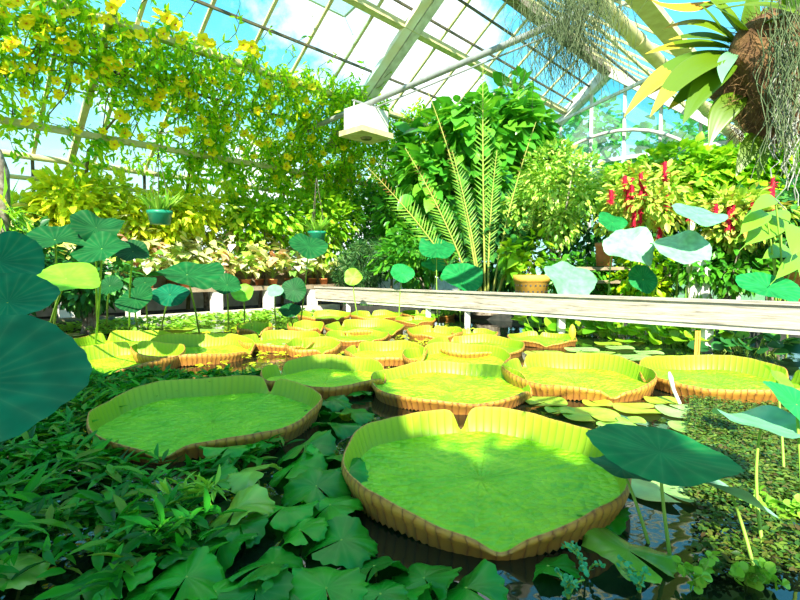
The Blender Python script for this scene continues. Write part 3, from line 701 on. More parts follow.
TL = [
 (230, 447, 50, .10, 'dark round leaf standing before the left pad rim'), (208, 480, 56, .06, 'toothed leaf under the left pad, second from its tip'),
 (254, 470, 50, .1, 'sunlit toothed leaf right below the left pad'), (304, 446, 58, .08, 'toothed leaf under the right end of the left pad'),
 (293, 466, 60, .05, 'toothed leaf one row below the right end of the left pad'), (316, 486, 66, .07, 'broad toothed leaf near the front pad left edge'),
 (330, 505, 62, .05, 'drooping toothed leaf touching the front pad left side'), (283, 508, 62, .06, 'folded toothed leaf at centre of the leafy patch'),
 (236, 508, 66, .08, 'bright edged toothed leaf among lance leaves'), (171, 553, 58, .06, 'toothed leaf at the border with the lance leaves'),
 (222, 543, 64, .05, 'toothed leaf below the bright edged one'), (186, 577, 74, .07, 'large toothed leaf near the bottom, left of the glossy pair'),
 (272, 563, 72, .06, 'glossy ribbed toothed leaf at bottom, left of the gap'), (256, 590, 66, .05, 'toothed leaf on the bottom edge with water drops'),
 (341, 540, 70, .05, 'round glossy toothed leaf left of the front pad notch'), (326, 588, 76, .06, 'blue green toothed leaf at bottom edge centre left'),
 (374, 566, 64, .04, 'toothed leaf tucked under the front pad'), (122, 575, 60, .07, 'toothed leaf at bottom left corner patch'), (80, 588, 66, .06, 'low toothed leaf on the bottom edge at left'),
 (6, 570, 66, .08, 'yellowish toothed leaf in the bottom left corner'),
 (332, 400, 36, .05, 'toothed leaf between the two front pads, farthest back'), (352, 412, 42, .06, 'toothed leaf between the two front pads, middle'),
 (337, 424, 44, .05, 'toothed leaf between the two front pads, nearest left'), (357, 391, 30, .04, 'small toothed leaf under the shaded pad rim'),
 (318, 412, 30, .04, 'small toothed leaf beside the left pad right edge'), (340, 455, 46, .05, 'toothed leaf left of the front pad upper rim'),
 (424, 578, 70, .04, 'toothed leaf below the front pad, left of the notch'), (466, 588, 74, .04, 'round toothed leaf with bright rim dots below the notch'),
 (400, 592, 60, .03, 'toothed leaf at the bottom edge below the front pad'), (548, 566, 52, .015, 'dark toothed leaf under the right side of front pad'),
 (300, 530, 52, .05, 'toothed leaf in the middle of the leafy patch'), (150, 590, 60, .05, 'toothed leaf at bottom edge left of the large one'), (215, 592, 56, .04, 'toothed leaf at bottom edge under the large one'),
 (628, 550, 84, .02, 'large yellow green toothed leaf floating right of the front pad', 'toothed', .02, -1.2), (600, 515, 50, .02, 'shaded toothed leaf against the front pad right rim'),
 (262, 440, 38, .06, 'small toothed leaf at the left pad front rim, right of the dark round one'), (370, 445, 26, .03, 'tiny toothed leaf squeezed by the front pad far left rim'),
 (380, 594, 54, .05, 'toothed leaf in bottom edge row, left of the one below the pad'), (290, 590, 54, .05, 'toothed leaf between two bottom edge leaves'),
 (240, 525, 50, .07, 'upright toothed leaf in the leafy patch, left of centre'), (345, 470, 42, .06, 'toothed leaf halfway down the front pad left rim'),
]
for i, t in enumerate(TL):
    toothed(*t[:5], 'toothed_yellow' if i in (8, 19, 33, 2) else 'toothed', *t[6:])

def in_pads(P, grow=1.0):
    k = np.zeros(len(P), bool)
    for cx, cy, R in PADS: k |= (P[:, 0]-cx)**2+(P[:, 1]-cy)**2 < (R*grow)**2
    return k
# carpet of lance leaves, left foreground
n = 1750
uu = np.stack([rng.uniform(-40, 250, n), rng.uniform(372, 606, n)], 1)
B = np.array([Wz(a, b, .02) for a, b in uu])
# even spread over the ground
yy = rng.uniform(1.45, 5.2, n); xx = rng.uniform(-5.0, -.55, n)
B = np.stack([xx, yy, np.zeros(n)+.02], 1)
pxx = 400+F*B[:, 0]/B[:, 1]
lim = np.where(B[:, 1] < 2.4, 150+60*rng.random(n), 250+30*rng.random(n))
lim = np.where(B[:, 1] > 4.6, 170, lim)
keep = (~in_pads(B, 1.13)) & (pxx < lim) & (pxx > -60)
B = B[keep]; n = len(B); pxx2 = pxx[keep]
mb = MB()
for k in range(11):
    a = rng.uniform(0, 2*PI, n); el = rng.uniform(.05, .85, n)
    hgt = rng.uniform(.01, .1, n)*np.where((B[:, 1] > 2.2) & (pxx2 > 80), .45, 1)
    D = np.stack([np.cos(a)*np.cos(el), np.sin(a)*np.cos(el), np.sin(el)], 1)
    P = B+np.stack([rng.normal(0, .03, n), rng.normal(0, .03, n), hgt], 1)
    U = np.tile([0, 0, 1.], (n, 1))+rng.normal(0, .3, (n, 3))
    mb.cloud(LANCE, P, D, U, rng.uniform(.07, .15, n))
o = mb.build('lance_leaf_mat', M['lance']); tag(o, 'dense mat of dark green lance shaped leaves in the left foreground', 'water plants', None, 'stuff')
# second strip along the far side of the left pads
n = 260; u = rng.uniform(1.8, 7, n); v = rng.uniform(-10.2, -8.6, n)
B = np.array([G(a, b, .02) for a, b in zip(u, v)]); B = B[~in_pads(B, 1.05)]; n = len(B)
mb = MB()
for k in range(8):
    a = rng.uniform(0, 2*PI, n); el = rng.uniform(.1, 1, n)
    mb.cloud(OVAL, B+np.stack([rng.normal(0, .05, n), rng.normal(0, .05, n), rng.uniform(.0, .1, n)], 1), np.stack([np.cos(a), np.sin(a), np.sin(el)], 1), np.tile([0, 0, 1.], (n, 1))+rng.normal(0, .3, (n, 3)), rng.uniform(.07, .14, n))
tag(mb.build('curb_weed_mat', M['sprig']), 'bright green floating weed along the left pond curb', 'water plants', None, 'stuff')
# floating fern mat on the right
n = 5200
a = rng.uniform(690, 830, n); b = rng.uniform(398, 500, n)
B = np.array([Wz(x, y, .01) for x, y in zip(a, b)]); B = B[~in_pads(B, 1.05)]
e = np.array([Wz(x, y, .01) for x, y in zip(rng.uniform(700, 830, 500), rng.uniform(500, 575, 500))]); B = np.vstack([B, e])
n = len(B); mb = MB()
for k in range(5):
    an = rng.uniform(0, 2*PI, n)
    mb.cloud(OVAL, B+np.stack([rng.normal(0, .02, n), rng.normal(0, .02, n), rng.uniform(0, .04, n)], 1), np.stack([np.cos(an), np.sin(an), rng.uniform(0, .6, n)], 1), np.tile([0, 0, 1.], (n, 1))+rng.normal(0, .3, (n, 3)), rng.uniform(.014, .036, n))
tag(mb.build('floating_fern_mat', M['mat']), 'dark mottled mat of tiny floating plants on the right water', 'water plants', None, 'stuff')
# low debris among the middle pads
n = 420; B = np.stack([rng.uniform(-3.2, 1.2, n), rng.uniform(4.3, 9, n), np.full(n, .01)], 1); B = B[~in_pads(B, 1.05)]; n = len(B); mb = MB()
for k in range(4):
    an = rng.uniform(0, 2*PI, n)
    mb.cloud(OVAL, B+np.stack([rng.normal(0, .04, n), rng.normal(0, .04, n), rng.uniform(0, .03, n)], 1), np.stack([np.cos(an), np.sin(an), rng.uniform(0, .5, n)], 1), np.tile([0, 0, 1.], (n, 1))+rng.normal(0, .2, (n, 3)), rng.uniform(.04, .1, n))
tag(mb.build('pond_weed', M['yellowbush']), 'yellow green scraps of weed floating between the middle pads', 'water plants', None, 'stuff')

# little upright sprigs
def sprig(px, py, w, label, mat, nl=26, T=ROUND, size=.03, hgt=.1):
    c = Wz(px, py, 0); r = w/2*c[1]/F
    root = empty('water_sprig', c, label, 'sprig', 'small leafy sprigs in the near water')
    m1, m2 = MB(), MB()
    for k in range(5):
        a = rng.uniform(0, 2*PI); e = np.array([math.cos(a)*r, math.sin(a)*r, hgt*rng.uniform(.5, 1.1)])
        p = bez((0, 0, -.02), (e[0]*.2, e[1]*.2, e[2]), e, 8); m1.tube(p, .003, 5)
        q = np.repeat(p[2:], max(1, nl//20)+1, 0); m = len(q)
        D = rnd_dirs(m, .3); m2.cloud(T, q, D, rnd_dirs(m, 1.5), size*rng.uniform(.7, 1.2, m))
    m1.build('stems', M['stalk'], root); m2.build('leaves', M[mat], root)
sprig(748, 585, 60, 'lime clover like sprig at lower right corner', 'sprig', 40, size=.028); sprig(700, 592, 44, 'lime sprig left of the corner one at bottom right', 'sprig', 26, size=.028)
sprig(586, 575, 46, 'blue green creeping sprig below the front pad right side', 'sprig_teal', 30, size=.016, hgt=.09); sprig(568, 598, 36, 'blue green sprig on the bottom edge right of the notch', 'sprig_teal', 24, size=.016)
sprig(640, 592, 40, 'small sprig on dark water at the bottom edge', 'sprig_teal', 16, size=.016); sprig(190, 520, 50, 'bright yellow green sprig before the lance leaves', 'sprig', 50, LANCE, .08, .12)
sprig(780, 520, 60, 'leafy sprig at the right edge low down', 'sprig', 40, size=.04)
sprig(655, 468, 30, 'red flowered sprig under the dark lotus leaf', 'tassel', 30, OVAL, .03, .09)

# ================================================================== plants: helpers
def shrub(px, Y, ytop, ybot, w, label, cat, mat, T, size, nleaf, name='shrub', group=None, trunk=True, k=14, zbase=.05, barkm='bark', depth=None, cl=.42, droop=.3):
    top = W(px, ytop, Y)[2]; bot = W(px, ybot, Y)[2]
    c = W(px, (ytop+ybot)/2, Y); rx = w/2*Y/F; rz = (top-bot)/2
    root = empty(name, (c[0], c[1], zbase), label, cat, group)
    m1 = MB(); crown(m1, T, c, (rx, depth or rx, rz), nleaf, size, k, droop, cl=cl)
    build_at(m1, 'foliage', M[mat], root)
    m2 = MB()
    b0 = np.array([c[0], c[1], zbase])
    for j in range(4):
        e = c+rnd_dirs(1)[0]*np.array([rx, rx, rz])*.6
        m2.tube(bez(b0+rng.normal(0, .05, 3)*[1, 1, 0], (b0+c)/2+rng.normal(0, .08, 3), e, 10), np.linspace(.04, .012, 10)*(1 if trunk else .5), 6)
    build_at(m2, 'stems', M[barkm], root)
    return root

# bench along the left wall
bench = empty('plant_bench', G(4, -11.7, .04), 'long plant bench on white legs along the left side', 'bench')
mb = MB(); mb.box(G(4.6, -11.75, .6), G(5.6, 0, 0), G(0, .85, 0), (0, 0, .05)); build_at(mb, 'bench_top', M['timber'], bench, smooth=False)
mb = MB(); mb.box(G(4.6, -12.3, .86), G(5.6, 0, 0), G(0, .3, 0), (0, 0, .22)); build_at(mb, 'raised_tier', M['timber'], bench, smooth=False)
for u in (.3, 1.45, 2.58, 3.75, 5.56, 6.94, 8.3, 9.6):
    mb = MB(); mb.box(G(u, -11.0, .3), G(.12, 0, 0), G(0, .08, 0), (0, 0, .27)); build_at(mb, 'leg', M['white'], bench, smooth=False)
def potted(u, v, z, label, mat, T, size, n, h, r, name='potted_caladium', grp=None, pot='terracotta'):
    c = G(u, v, z); root = empty(name, c, label, 'potted plant', grp)
    m = MB(); m.lathe([(0, 0), (.09, 0), (.12, .14), (.13, .14), (.13, .17), (.11, .17), (.1, .13), (0, .13)], (0, 0, 0), 16); m.build('pot', M[pot], root)
    m1, m2 = MB(), MB()
    a = rng.uniform(0, 2*PI, n); rr = r*np.sqrt(rng.uniform(.05, 1, n)); zz = h*rng.uniform(.35, 1, n)*(1-.35*(rr/r)**2)
    P = np.stack([rr*np.cos(a), rr*np.sin(a), .13+zz], 1)
    D = np.stack([np.cos(a), np.sin(a), rng.uniform(-.7, .3, n)], 1)+rng.normal(0, .25, (n, 3)); U = np.stack([np.cos(a)*.4, np.sin(a)*.4, np.ones(n)], 1)+rng.normal(0, .3, (n, 3))
    m1.cloud(T, P, D, U, size*rng.uniform(.7, 1.25, n)); m1.build('leaves', M[mat], root)
    for k in range(0, n, 3): m2.tube(bez((0, 0, .12), (0, 0, .12+zz[k]*.7), P[k], 5), .005, 4, cap=False)
    m2.build('stems', M['stalk'], root)
kinds = [('caladium', 'cream leaved caladium', HEART, .26), ('caladium_white', 'white leaved caladium', HEART, .2), ('caladium_pink', 'pink splashed caladium', HEART, .21), ('caladium', 'cream and green caladium', BROAD, .22)]
for row, (v, z, h, r0, nm) in enumerate(((-11.25, .65, .85, .46, 'front row on the bench'), (-11.75, .65, 1.3, .5, 'middle row on the bench'), (-12.3, 1.08, 1.2, .52, 'top tier of the bench'))):
    for k in range(11):
        kd = kinds[(k*2+row+(k//3)) % 4]
        mat, nm2, T, sz = kd
        if row == 2 and k % 3 != 1: mat, nm2, T, sz = 'goldfoliage', 'yellow flowered plant', OVAL, .13
        potted(1.0+k*.78+rng.uniform(-.1, .1), v, z, f'{nm2} potted, {ORD[k]} from left in the {nm}', mat, T, sz, 80 if sz > .15 else 190, h, r0, 'potted_caladium' if 'caladium' in nm2 else 'potted_yellow_plant', 'potted plants along the left bench')
# shrubs behind the bench and at far left
for k, (px, Y, yt, yb, w, mat, lb) in enumerate((
  (25, 10.6, 205, 262, 110, 'yellowbush', 'yellow green shrub at far left behind the dark lotus'), (85, 11.0, 172, 245, 100, 'yellowbush', 'sunlit yellow shrub under the left eave pipe'),
  (140, 11.6, 172, 238, 90, 'yellowbush', 'pale yellow shrub behind the hanging green pot'), (205, 12.6, 190, 244, 90, 'yellowbush', 'yellow shrub right of the hanging green pot'),
  (262, 13.6, 195, 250, 80, 'hedge', 'bright green shrub behind the middle of the bench'), (318, 14.6, 192, 258, 76, 'hedge', 'bright green shrub near the far end of the bench'),
  (375, 16.2, 180, 250, 90, 'vine_dark', 'green shrub in the far left corner above the papyrus'))):
    shrub(px, Y, yt, yb, w, lb, 'shrub', mat, OVAL, .2, 1500, group='shrubs behind the left bench', cl=.5)
for px, Y, yt, yb, w, lb in ((20, 7.6, 226, 312, 110, 'dark leafy bush at far left behind the teal lotus leaves'), (90, 8.0, 250, 306, 80, 'dark bush between the left lotus leaves'), (-30, 6.4, 215, 320, 80, 'dark bush at the very left edge')):
    shrub(px, Y, yt, yb, w, lb, 'bush', 'darkbush', OVAL, .16, 1100, group='dark bushes at the left', cl=.5, zbase=0)
# mossy trunk with fern
tb = W(4, 330, 6.0); tb[2] = 0
root = empty('mossy_trunk', tb, 'grey mossy tree trunk with a fern at the left edge', 'trunk')
m = MB(); m.tube([tb+[0, 0, z] for z in (-.05, .5, 1, 1.6, 2.2, 2.45)], [.13, .12, .12, .11, .12, .05], 12); build_at(m, 'trunk', M['bark'], root)
m = MB(); n = 60; m.cloud(NARROW, tb+np.array([.1, 0, 1.7])+rng.normal(0, .1, (n, 3)), rnd_dirs(n, -.2)+np.array([.7, 0, 0]), rnd_dirs(n, 2), rng.uniform(.2, .4, n)); build_at(m, 'fern', M['hedge'], root)
# hanging pots
def hanging_pot(px, py, w, Y, label, top=70):
    c = W(px, py, Y); r = w/2*Y/F
    root = empty('hanging_pot', c-np.array([0, 0, r*.6]), label, 'hanging pot', 'green hanging pots')
    m = MB(); th = np.arange(32)*2*PI/32
    m.lathe([(0, -r*.6), (r*.78, -r*.6), (r*.92, r*.2), (r*1.0, r*.25), (r*1.0, r*.5), (r*.9, r*.5), (r*.85, r*.2), (0, r*.2)], c, 32); build_at(m, 'pot', M['plasticgreen'], root)
    m = MB(); n = 90; a = rng.uniform(0, 6.3, n); m.cloud(NARROW, c+np.stack([np.cos(a)*r*.5*rng.random(n), np.sin(a)*r*.5, np.full(n, r*.3)], 1), np.stack([np.cos(a)*.6, np.sin(a)*.6, rng.uniform(.5, 1.4, n)], 1), rnd_dirs(n, 1), rng.uniform(1, 2.6, n)*r); build_at(m, 'leaves', M['frond'], root)
    m = MB(); tp_ = c+np.array([0, 0, 1.3])
    for k in range(3): m.tube([c+[r*.95*math.cos(k*2.1), r*.95*math.sin(k*2.1), r*.45], tp_], .008, 4)
    build_at(m, 'hanger', M['darkmetal'], root)
hanging_pot(160, 217, 24, 10.2, 'green plastic hanging pot with grassy plant above the left bench')
hanging_pot(317, 236, 18, 11.4, 'small green hanging pot near the far end of the bench')

# ================================================================== trumpet vines on the left roof
flow = [(10,5),(60,15),(25,24),(40,36),(64,38),(110,8),(118,0),(112,37),(128,33),(133,45),(160,10),(173,25),(3,68),(25,92),(27,122),(107,70),(117,68),(92,75),(145,103),(156,106),(163,92),(178,108),(108,82),(76,46),(195,94),
 (212,40),(245,44),(306,100),(268,82),(292,137),(305,116),(211,141),(260,143),(310,137),(345,147),(211,152),(256,158),(285,155),(291,158),(311,160),(320,167),(323,151),(353,158),(372,160),(360,178),(342,188),(353,187),(384,182),(218,200),(230,210),(231,219),
 (312,213),(318,211),(325,214),(292,230),(303,228),(276,232),(263,248),(370,218),(363,243),(345,254),(222,238),(390,190),(38,3),(40,172),(90,22),(150,80),(205,120),(240,118),(258,110),(228,128),(186,130),(330,176),(300,175),(275,178),(247,186),(196,178),(392,205),(335,232),(30,15),(12,40)]
vines = []
vr = [(-.5, 2.6, 'yellow trumpet vine filling the upper left corner under the roof'), (2.2, 4.6, 'yellow trumpet vine climbing the roof, second from the left'), (4.2, 7.0, 'yellow trumpet vine in the middle of the left roof slope'), (6.6, 10.2, 'yellow trumpet vine left of the boxy white lamp'), (9.6, 16.5, 'farthest trumpet vine, behind and below the white lamp')]
for k, (u0, u1, lb) in enumerate(vr):
    root = empty('trumpet_vine', G((u0+u1)/2, -12.6, .06), lb, 'vine', 'yellow flowered trumpet vines on the left roof')
    m1, m2 = MB(), MB()
    wdt = u1-u0; ns = int(20*wdt)
    for s in range(ns):
        u = rng.uniform(u0, u1); v = -12.7+abs(rng.normal(0, .25)); z = roofz(v)-.3
        top = rng.random()
        pts = []; a = rng.uniform(-.9, .9); off = rng.uniform(.06, .35)
        L_ = rng.uniform(1.2, 3.5)*(1.0 if u < 9 else .8)
        v = rng.uniform(-12.8, -10.6) if rng.random() < .75 else -12.8
        q = 0
        while q < L_:
            v += .16*math.cos(a); u += .16*math.sin(a); a += rng.normal(0, .25); q += .2; off += rng.normal(0, .04)
            off = min(max(off, .05), .45)
            if v > -9.75+rng.normal(0, .15): break
            pts.append(G(u, v, roofz(v)-off))
        # end droops
        pts = [x for x in pts if not (1.2 < toUV(x)[0] < 5.4 and toUV(x)[1] < -11.3 and rng.random() < .9)] if rng.random() < .9 else pts
        if len(pts) < 4: continue
        d = rng.uniform(.0, .6)
        e = pts[-1]; pts += [e+np.array([0.04*j, -.03*j, -.1*j*j*.25]) for j in range(1, 5)]
        p = np.array(pts); m2.tube(p, np.linspace(.012, .005, len(p)), 4, cap=False)
        q = np.repeat(p, 6, 0)+rng.normal(0, .08, (len(p)*6, 3)); m = len(q)
        D = rnd_dirs(m, -.5); m1.cloud(LANCE, q, D, rnd_dirs(m, 1.0)+np.array([0, -.5, 0]), rng.uniform(.1, .22, m), wsc=1.35)
    # curtain below the eave
    for s in range(int((4 if u0 > 4 else 1.5)*wdt)):
        u = rng.uniform(u0, u1); v = -12.6+rng.uniform(0, .9); z = roofz(v)-.2; L_ = rng.uniform(.5, 1.9 if u > 2.6 else 1.2)
        t = np.linspace(0, 1, 9); p = np.array([G(u+.15*math.sin(3*x+s), v+.1*math.cos(2*x+s), z-L_*x) for x in t])
        m2.tube(p, .006, 4, cap=False)
        q = np.repeat(p, 7, 0)+rng.normal(0, .08, (63, 3)); D = rnd_dirs(63, -.8); m1.cloud(LANCE, q, D, rnd_dirs(63, .8)+np.array([0, -.6, 0]), rng.uniform(.12, .25, 63), wsc=1.35)
    # main stem up from the ground
    m2.tube([G((u0+u1)/2, -12.6, .05), G((u0+u1)/2+.1, -12.65, 1.2), G((u0+u1)/2-.05, -12.6, 2.4), G((u0+u1)/2, -12.3, 3.6), G((u0+u1)/2+.3, -11.4, 4.2)], [.05, .045, .04, .035, .02], 8)
    build_at(m1, 'foliage', M['vine'], root); build_at(m2, 'stems', M['vine_stem'], root)
    vines.append((u0, u1, root))
for k in range(9):                                   # loose shoots reaching above the upper purlin
    u = 2.6+k*.85+rng.uniform(-.2, .2); r_ = min(vines, key=lambda t: abs((t[0]+t[1])/2-u))[2]
    p = np.array([G(u+.1*math.sin(j+k), -10.1+.13*j*rng.uniform(.6, 1.2), roofz(-10.1+.13*j)-.15-.02*j) for j in range(9)])
    m1 = MB(); m1.tube(p, .007, 4, mi=1); q = np.repeat(p, 2, 0); m1.cloud(LANCE, q, rnd_dirs(18, -.3), rnd_dirs(18, 1), rng.uniform(.1, .2, 18), wsc=1.35)
    build_at(m1, 'shoot', [M['vine'], M['vine_stem']], r_)
# one flower mesh: five petals and a throat
def flower_mesh():
    m = MB(); n = 50; th = np.linspace(0, 2*PI, n, endpoint=False)
    lobes = .72+.28*np.abs(np.cos(2.5*th))
    prof = [(.12, -.55), (.16, -.3), (.3, -.08), (.62, .06), (1.0, .0)]
    P = np.zeros((5, n, 3))
    for i, (r, z) in enumerate(prof):
        q = r*(lobes if i >= 3 else 1); P[i] = np.stack([q*np.cos(th), q*np.sin(th), z-(.1 if i == 4 else 0)*np.abs(np.sin(2.5*th))], 1)
    m.grid(P, True); m.lathe([(0, -.2), (.1, -.17), (.14, -.13)], n=12, mi=1)
    return m
proto = flower_mesh().build('flower', [M['petal'], M['throat']]); fm = proto.data; bpy.data.objects.remove(proto)
for k in range(75):
    a_ = rng.uniform(0, 330); flow.append((a_, rng.uniform(max(0, a_*.42-60), 120+a_*.3)))
for (px, py) in flow:
    px += rng.uniform(-2, 2); py += rng.uniform(-2, 2)
    p = on_roof(px, py, .7); u, v = toUV(p)
    best = min(vines, key=lambda t: abs((t[0]+t[1])/2-u)/(t[1]-t[0]))
    o = bpy.data.objects.new('flower', fm); COL.objects.link(o); o.parent = best[2]
    o.location = Vector(p)-best[2].location
    sc = rng.uniform(.085, .14); o.scale = (sc, sc, sc)
    o.rotation_euler = (PI/2+rng.uniform(-.7, .3), 0, rng.uniform(-.2, .9))

# ================================================================== papyrus, fronds, trees on the right
def papyrus(px, Y, label, n=26, htop=1.7, r=.5):
    c = W(px, 292, Y); c[2] = .05
    root = empty('papyrus_clump', c, label, 'papyrus')
    m1, m2 = MB(), MB()
    for k in range(n):
        a = rng.uniform(0, 6.3); q = r*math.sqrt(rng.random()); h = htop*rng.uniform(.45, 1)
        e = np.array([q*math.cos(a), q*math.sin(a), h]); m1.tube(bez((e[0]*.3, e[1]*.3, 0), (e[0]*.4, e[1]*.4, h*.6), e, 7), .01, 5)
        m = 70; D = rnd_dirs(m, .1); m2.cloud(NEEDLE, np.tile(e, (m, 1)), D, rnd_dirs(m, 1), rng.uniform(.18, .32, m), wsc=1.3)
    m1.build('stems', M['papyrus'], root); m2.build('umbels', M['papyrus'], root)
papyrus(366, 13.2, 'dark papyrus clump with spiky round heads behind the beam left end', 40, 1.75, .55)
papyrus(345, 13.8, 'smaller papyrus clump left of the dark one', 16, 1.3, .3)

cyb = W(486, 296, 10.6); cyb[2] = .1
cyc = empty('cycad', cyb, 'tall palm like cycad with long ladder fronds above the beam', 'cycad')
def frond(base, mid, tip, brown=0.0, lf=.42, n=36, start=.3):
    p = bez(base, mid, tip, 30)
    LFm = MB(); LFm.tube(p, np.linspace(.028, .007, 30), 6, mi=2)
    t = np.linspace(start, .99, n); idx = t*29
    P = np.stack([np.interp(idx, np.arange(30), p[:, j]) for j in range(3)], 1)
    T = np.gradient(P, axis=0); T /= np.linalg.norm(T, axis=1)[:, None]
    view = P-np.array([0, 0, 1.0]); side = np.cross(T, view); side /= np.linalg.norm(side, axis=1)[:, None]
    size = .62*lf*np.sin(np.clip((t-start)/(1-start), 0.02, 1)*PI*.9+.25)**.6*rng.uniform(.85, 1.1, n)
    for sgn in (-1, 1):
        D = side*sgn+T*.75+rng.normal(0, .06, (n, 3)); D[:, 2] += .1
        g = t < 1-brown
        for sel, mi in ((g, 0), (~g, 1)):
            if sel.any(): LFm.cloud(leaf([(0, .03), (.4, .05), (1, 0)], .1, -.25), P[sel], D[sel], -view[sel], size[sel]*(1 if mi == 0 else .5), mi)
    build_at(LFm, 'frond', [M['frond'], M['frond_brown'], M['rachis']], cyc)
def fr(mx, my, tx, ty, Ym=10.5, Yt=10.4, bx=0, **k):
    frond(cyb+np.array([bx, 0, 0]), W(mx, my, Ym), W(tx, ty, Yt), **k)
fr(470, 200, 428, 92, brown=.45, lf=.3, bx=-.1); fr(458, 235, 405, 148, brown=.35, lf=.5, bx=-.15); fr(482, 190, 483, 62, brown=0, lf=.5, bx=0)
fr(500, 225, 536, 122, brown=.3, lf=.28, bx=.1); fr(476, 240, 452, 150, lf=.45, bx=-.05); fr(505, 262, 535, 205, lf=.35, bx=.15, start=.35); fr(487, 230, 497, 150, lf=.45, bx=.05)
fr(440, 240, 365, 165, Yt=9.6, brown=.2, lf=.5, bx=-.2); fr(500, 270, 520, 235, lf=.3, bx=.2)
mb = MB(); mb.lathe([(.28, 0), (.32, .2), (.25, .4), (.05, .5), (0, .5)], cyb, 16); build_at(mb, 'trunk', M['bark'], cyc)

shrub(465, 14.0, 80, 262, 140, 'tall broad leaved tree behind the ladder fronds', 'tree', 'tree', BROAD, .42, 2300, 'broadleaf_tree', k=22, droop=.6, cl=.35)
shrub(520, 15.0, 90, 235, 70, 'broad leaved tree below the end of the yellow roof beam', 'tree', 'tree', BROAD, .4, 1000, 'broadleaf_tree', k=12, droop=.6)
shrub(415, 14.6, 150, 285, 90, 'leafy dark green tree between papyrus and fronds', 'tree', 'vine_dark', OVAL, .26, 1900, 'broadleaf_tree', k=16)
shrub(505, 12.0, 190, 290, 120, 'dark shrub mass behind the ladder fronds', 'shrub', 'darkbush', OVAL, .22, 1900, k=16)
shrub(430, 12.2, 225, 292, 100, 'dark green shrub behind the beam left of the fronds', 'shrub', 'vine_dark', OVAL, .2, 1200, k=12)
fic = shrub(558, 10.8, 146, 246, 96, 'round variegated tree with pale trunks behind the beam', 'tree', 'variegated', OVAL, .12, 6000, 'variegated_tree', k=26, barkm='palebark', cl=.36)
shrub(525, 10.4, 228, 282, 52, 'yellow green leafy plant growing in the ochre pot', 'plant', 'hedge', HEART, .2, 160, 'potted_shrub', trunk=False, k=8, zbase=.7)
for px, Y, yt, yb, w, lb in ((367, 15.2, 215, 292, 90, 'dark bush right behind the papyrus'), (600, 12.6, 190, 290, 110, 'dark bush behind the terracotta pot and shelf'), (668, 12.4, 195, 292, 110, 'dark bush behind the left red tassel plant'), (735, 11.8, 205, 292, 110, 'dark bush behind the right red tassel plant')):
    shrub(px, Y, yt, yb, w, lb, 'bush', 'darkbush', OVAL, .2, 1300, group='dark bushes at the back', cl=.5)
# ochre pot with holes
def pot(px, yt, yb, w, Y, label, mat, name, holes=False, soil=True):
    t = W(px, yt, Y); b = W(px, yb, Y); h = t[2]-b[2]; r = w/2*Y/F
    root = empty(name, b, label, 'pot')
    m = MB(); m.lathe([(0, 0), (r*.85, 0), (r*.97, h*.8), (r*1.05, h*.82), (r*1.05, h), (r*.92, h), (r*.88, h*.85), (0, h*.85)], n=28); bd_ = m.build('body', M[mat], root)
    if holes:
        m = MB()
        for i in range(4):
            for k in range(22):
                a = k*2*PI/22+(i % 2)*.14; z = h*(.15+.18*i); rr = r*(.85+.12*z/(h*.8))+.002
                cc = np.array([rr*math.cos(a), rr*math.sin(a), z]); nn = np.array([math.cos(a), math.sin(a), 0])
                m.tube([cc-nn*.02, cc+nn*.004], .018, 8)
        m.build('holes', M['darkstone'], bd_)
pot(531, 275, 308, 34, 9.6, 'ochre clay pot pierced with rows of holes behind the beam', 'basket', 'pierced_pot', True)
pot(604, 243, 266, 17, 9.4, 'terracotta pot on the shelf left of the white lotus pair', 'terracotta', 'terracotta_pot')
pot(793, 272, 305, 26, 6.9, 'brown clay pot at the right edge behind the round lotus leaf', 'terracotta', 'terracotta_pot')
# shelf rack with pot
sh = empty('plant_shelf', W(600, 295, 9.5)*[1, 1, 0]+[0, 0, .08], 'weathered timber shelf carrying the terracotta pot', 'shelf')
for yy_, nm in ((267, 'shelf_board'), (280, 'shelf_board')):
    p = W(604, yy_, 9.5); mb = MB(); mb.box(p+[.1, 0, -.03], (1.0, 0, 0), (0, .25, 0), (0, 0, .03)); build_at(mb, nm, M['timber'], sh, smooth=False)
for dx in (-.8, .95):
    p = W(604, 267, 9.5); mb = MB(); mb.box((p[0]+dx, p[1]+.1, (p[2])/2), (.04, 0, 0), (0, .04, 0), (0, 0, p[2]/2-.05)); build_at(mb, 'leg', M['timber'], sh, smooth=False)
# white post and board among the red tassels
p = W(698, 270, 8.6); root = empty('white_trellis_board', (p[0], p[1], .08), 'white painted board and post among the plants at right', 'board')
mb = MB(); mb.box((p[0]+.03, p[1], .72), (.17, 0, 0), (0, .02, 0), (0, 0, .64)); build_at(mb, 'board', M['white'], root, smooth=False)
mb = MB(); mb.box((p[0]-.1, p[1]+.05, 1.05), (.05, 0, 0), (0, .04, 0), (0, 0, .97)); build_at(mb, 'post', M['concrete'], root, smooth=False)
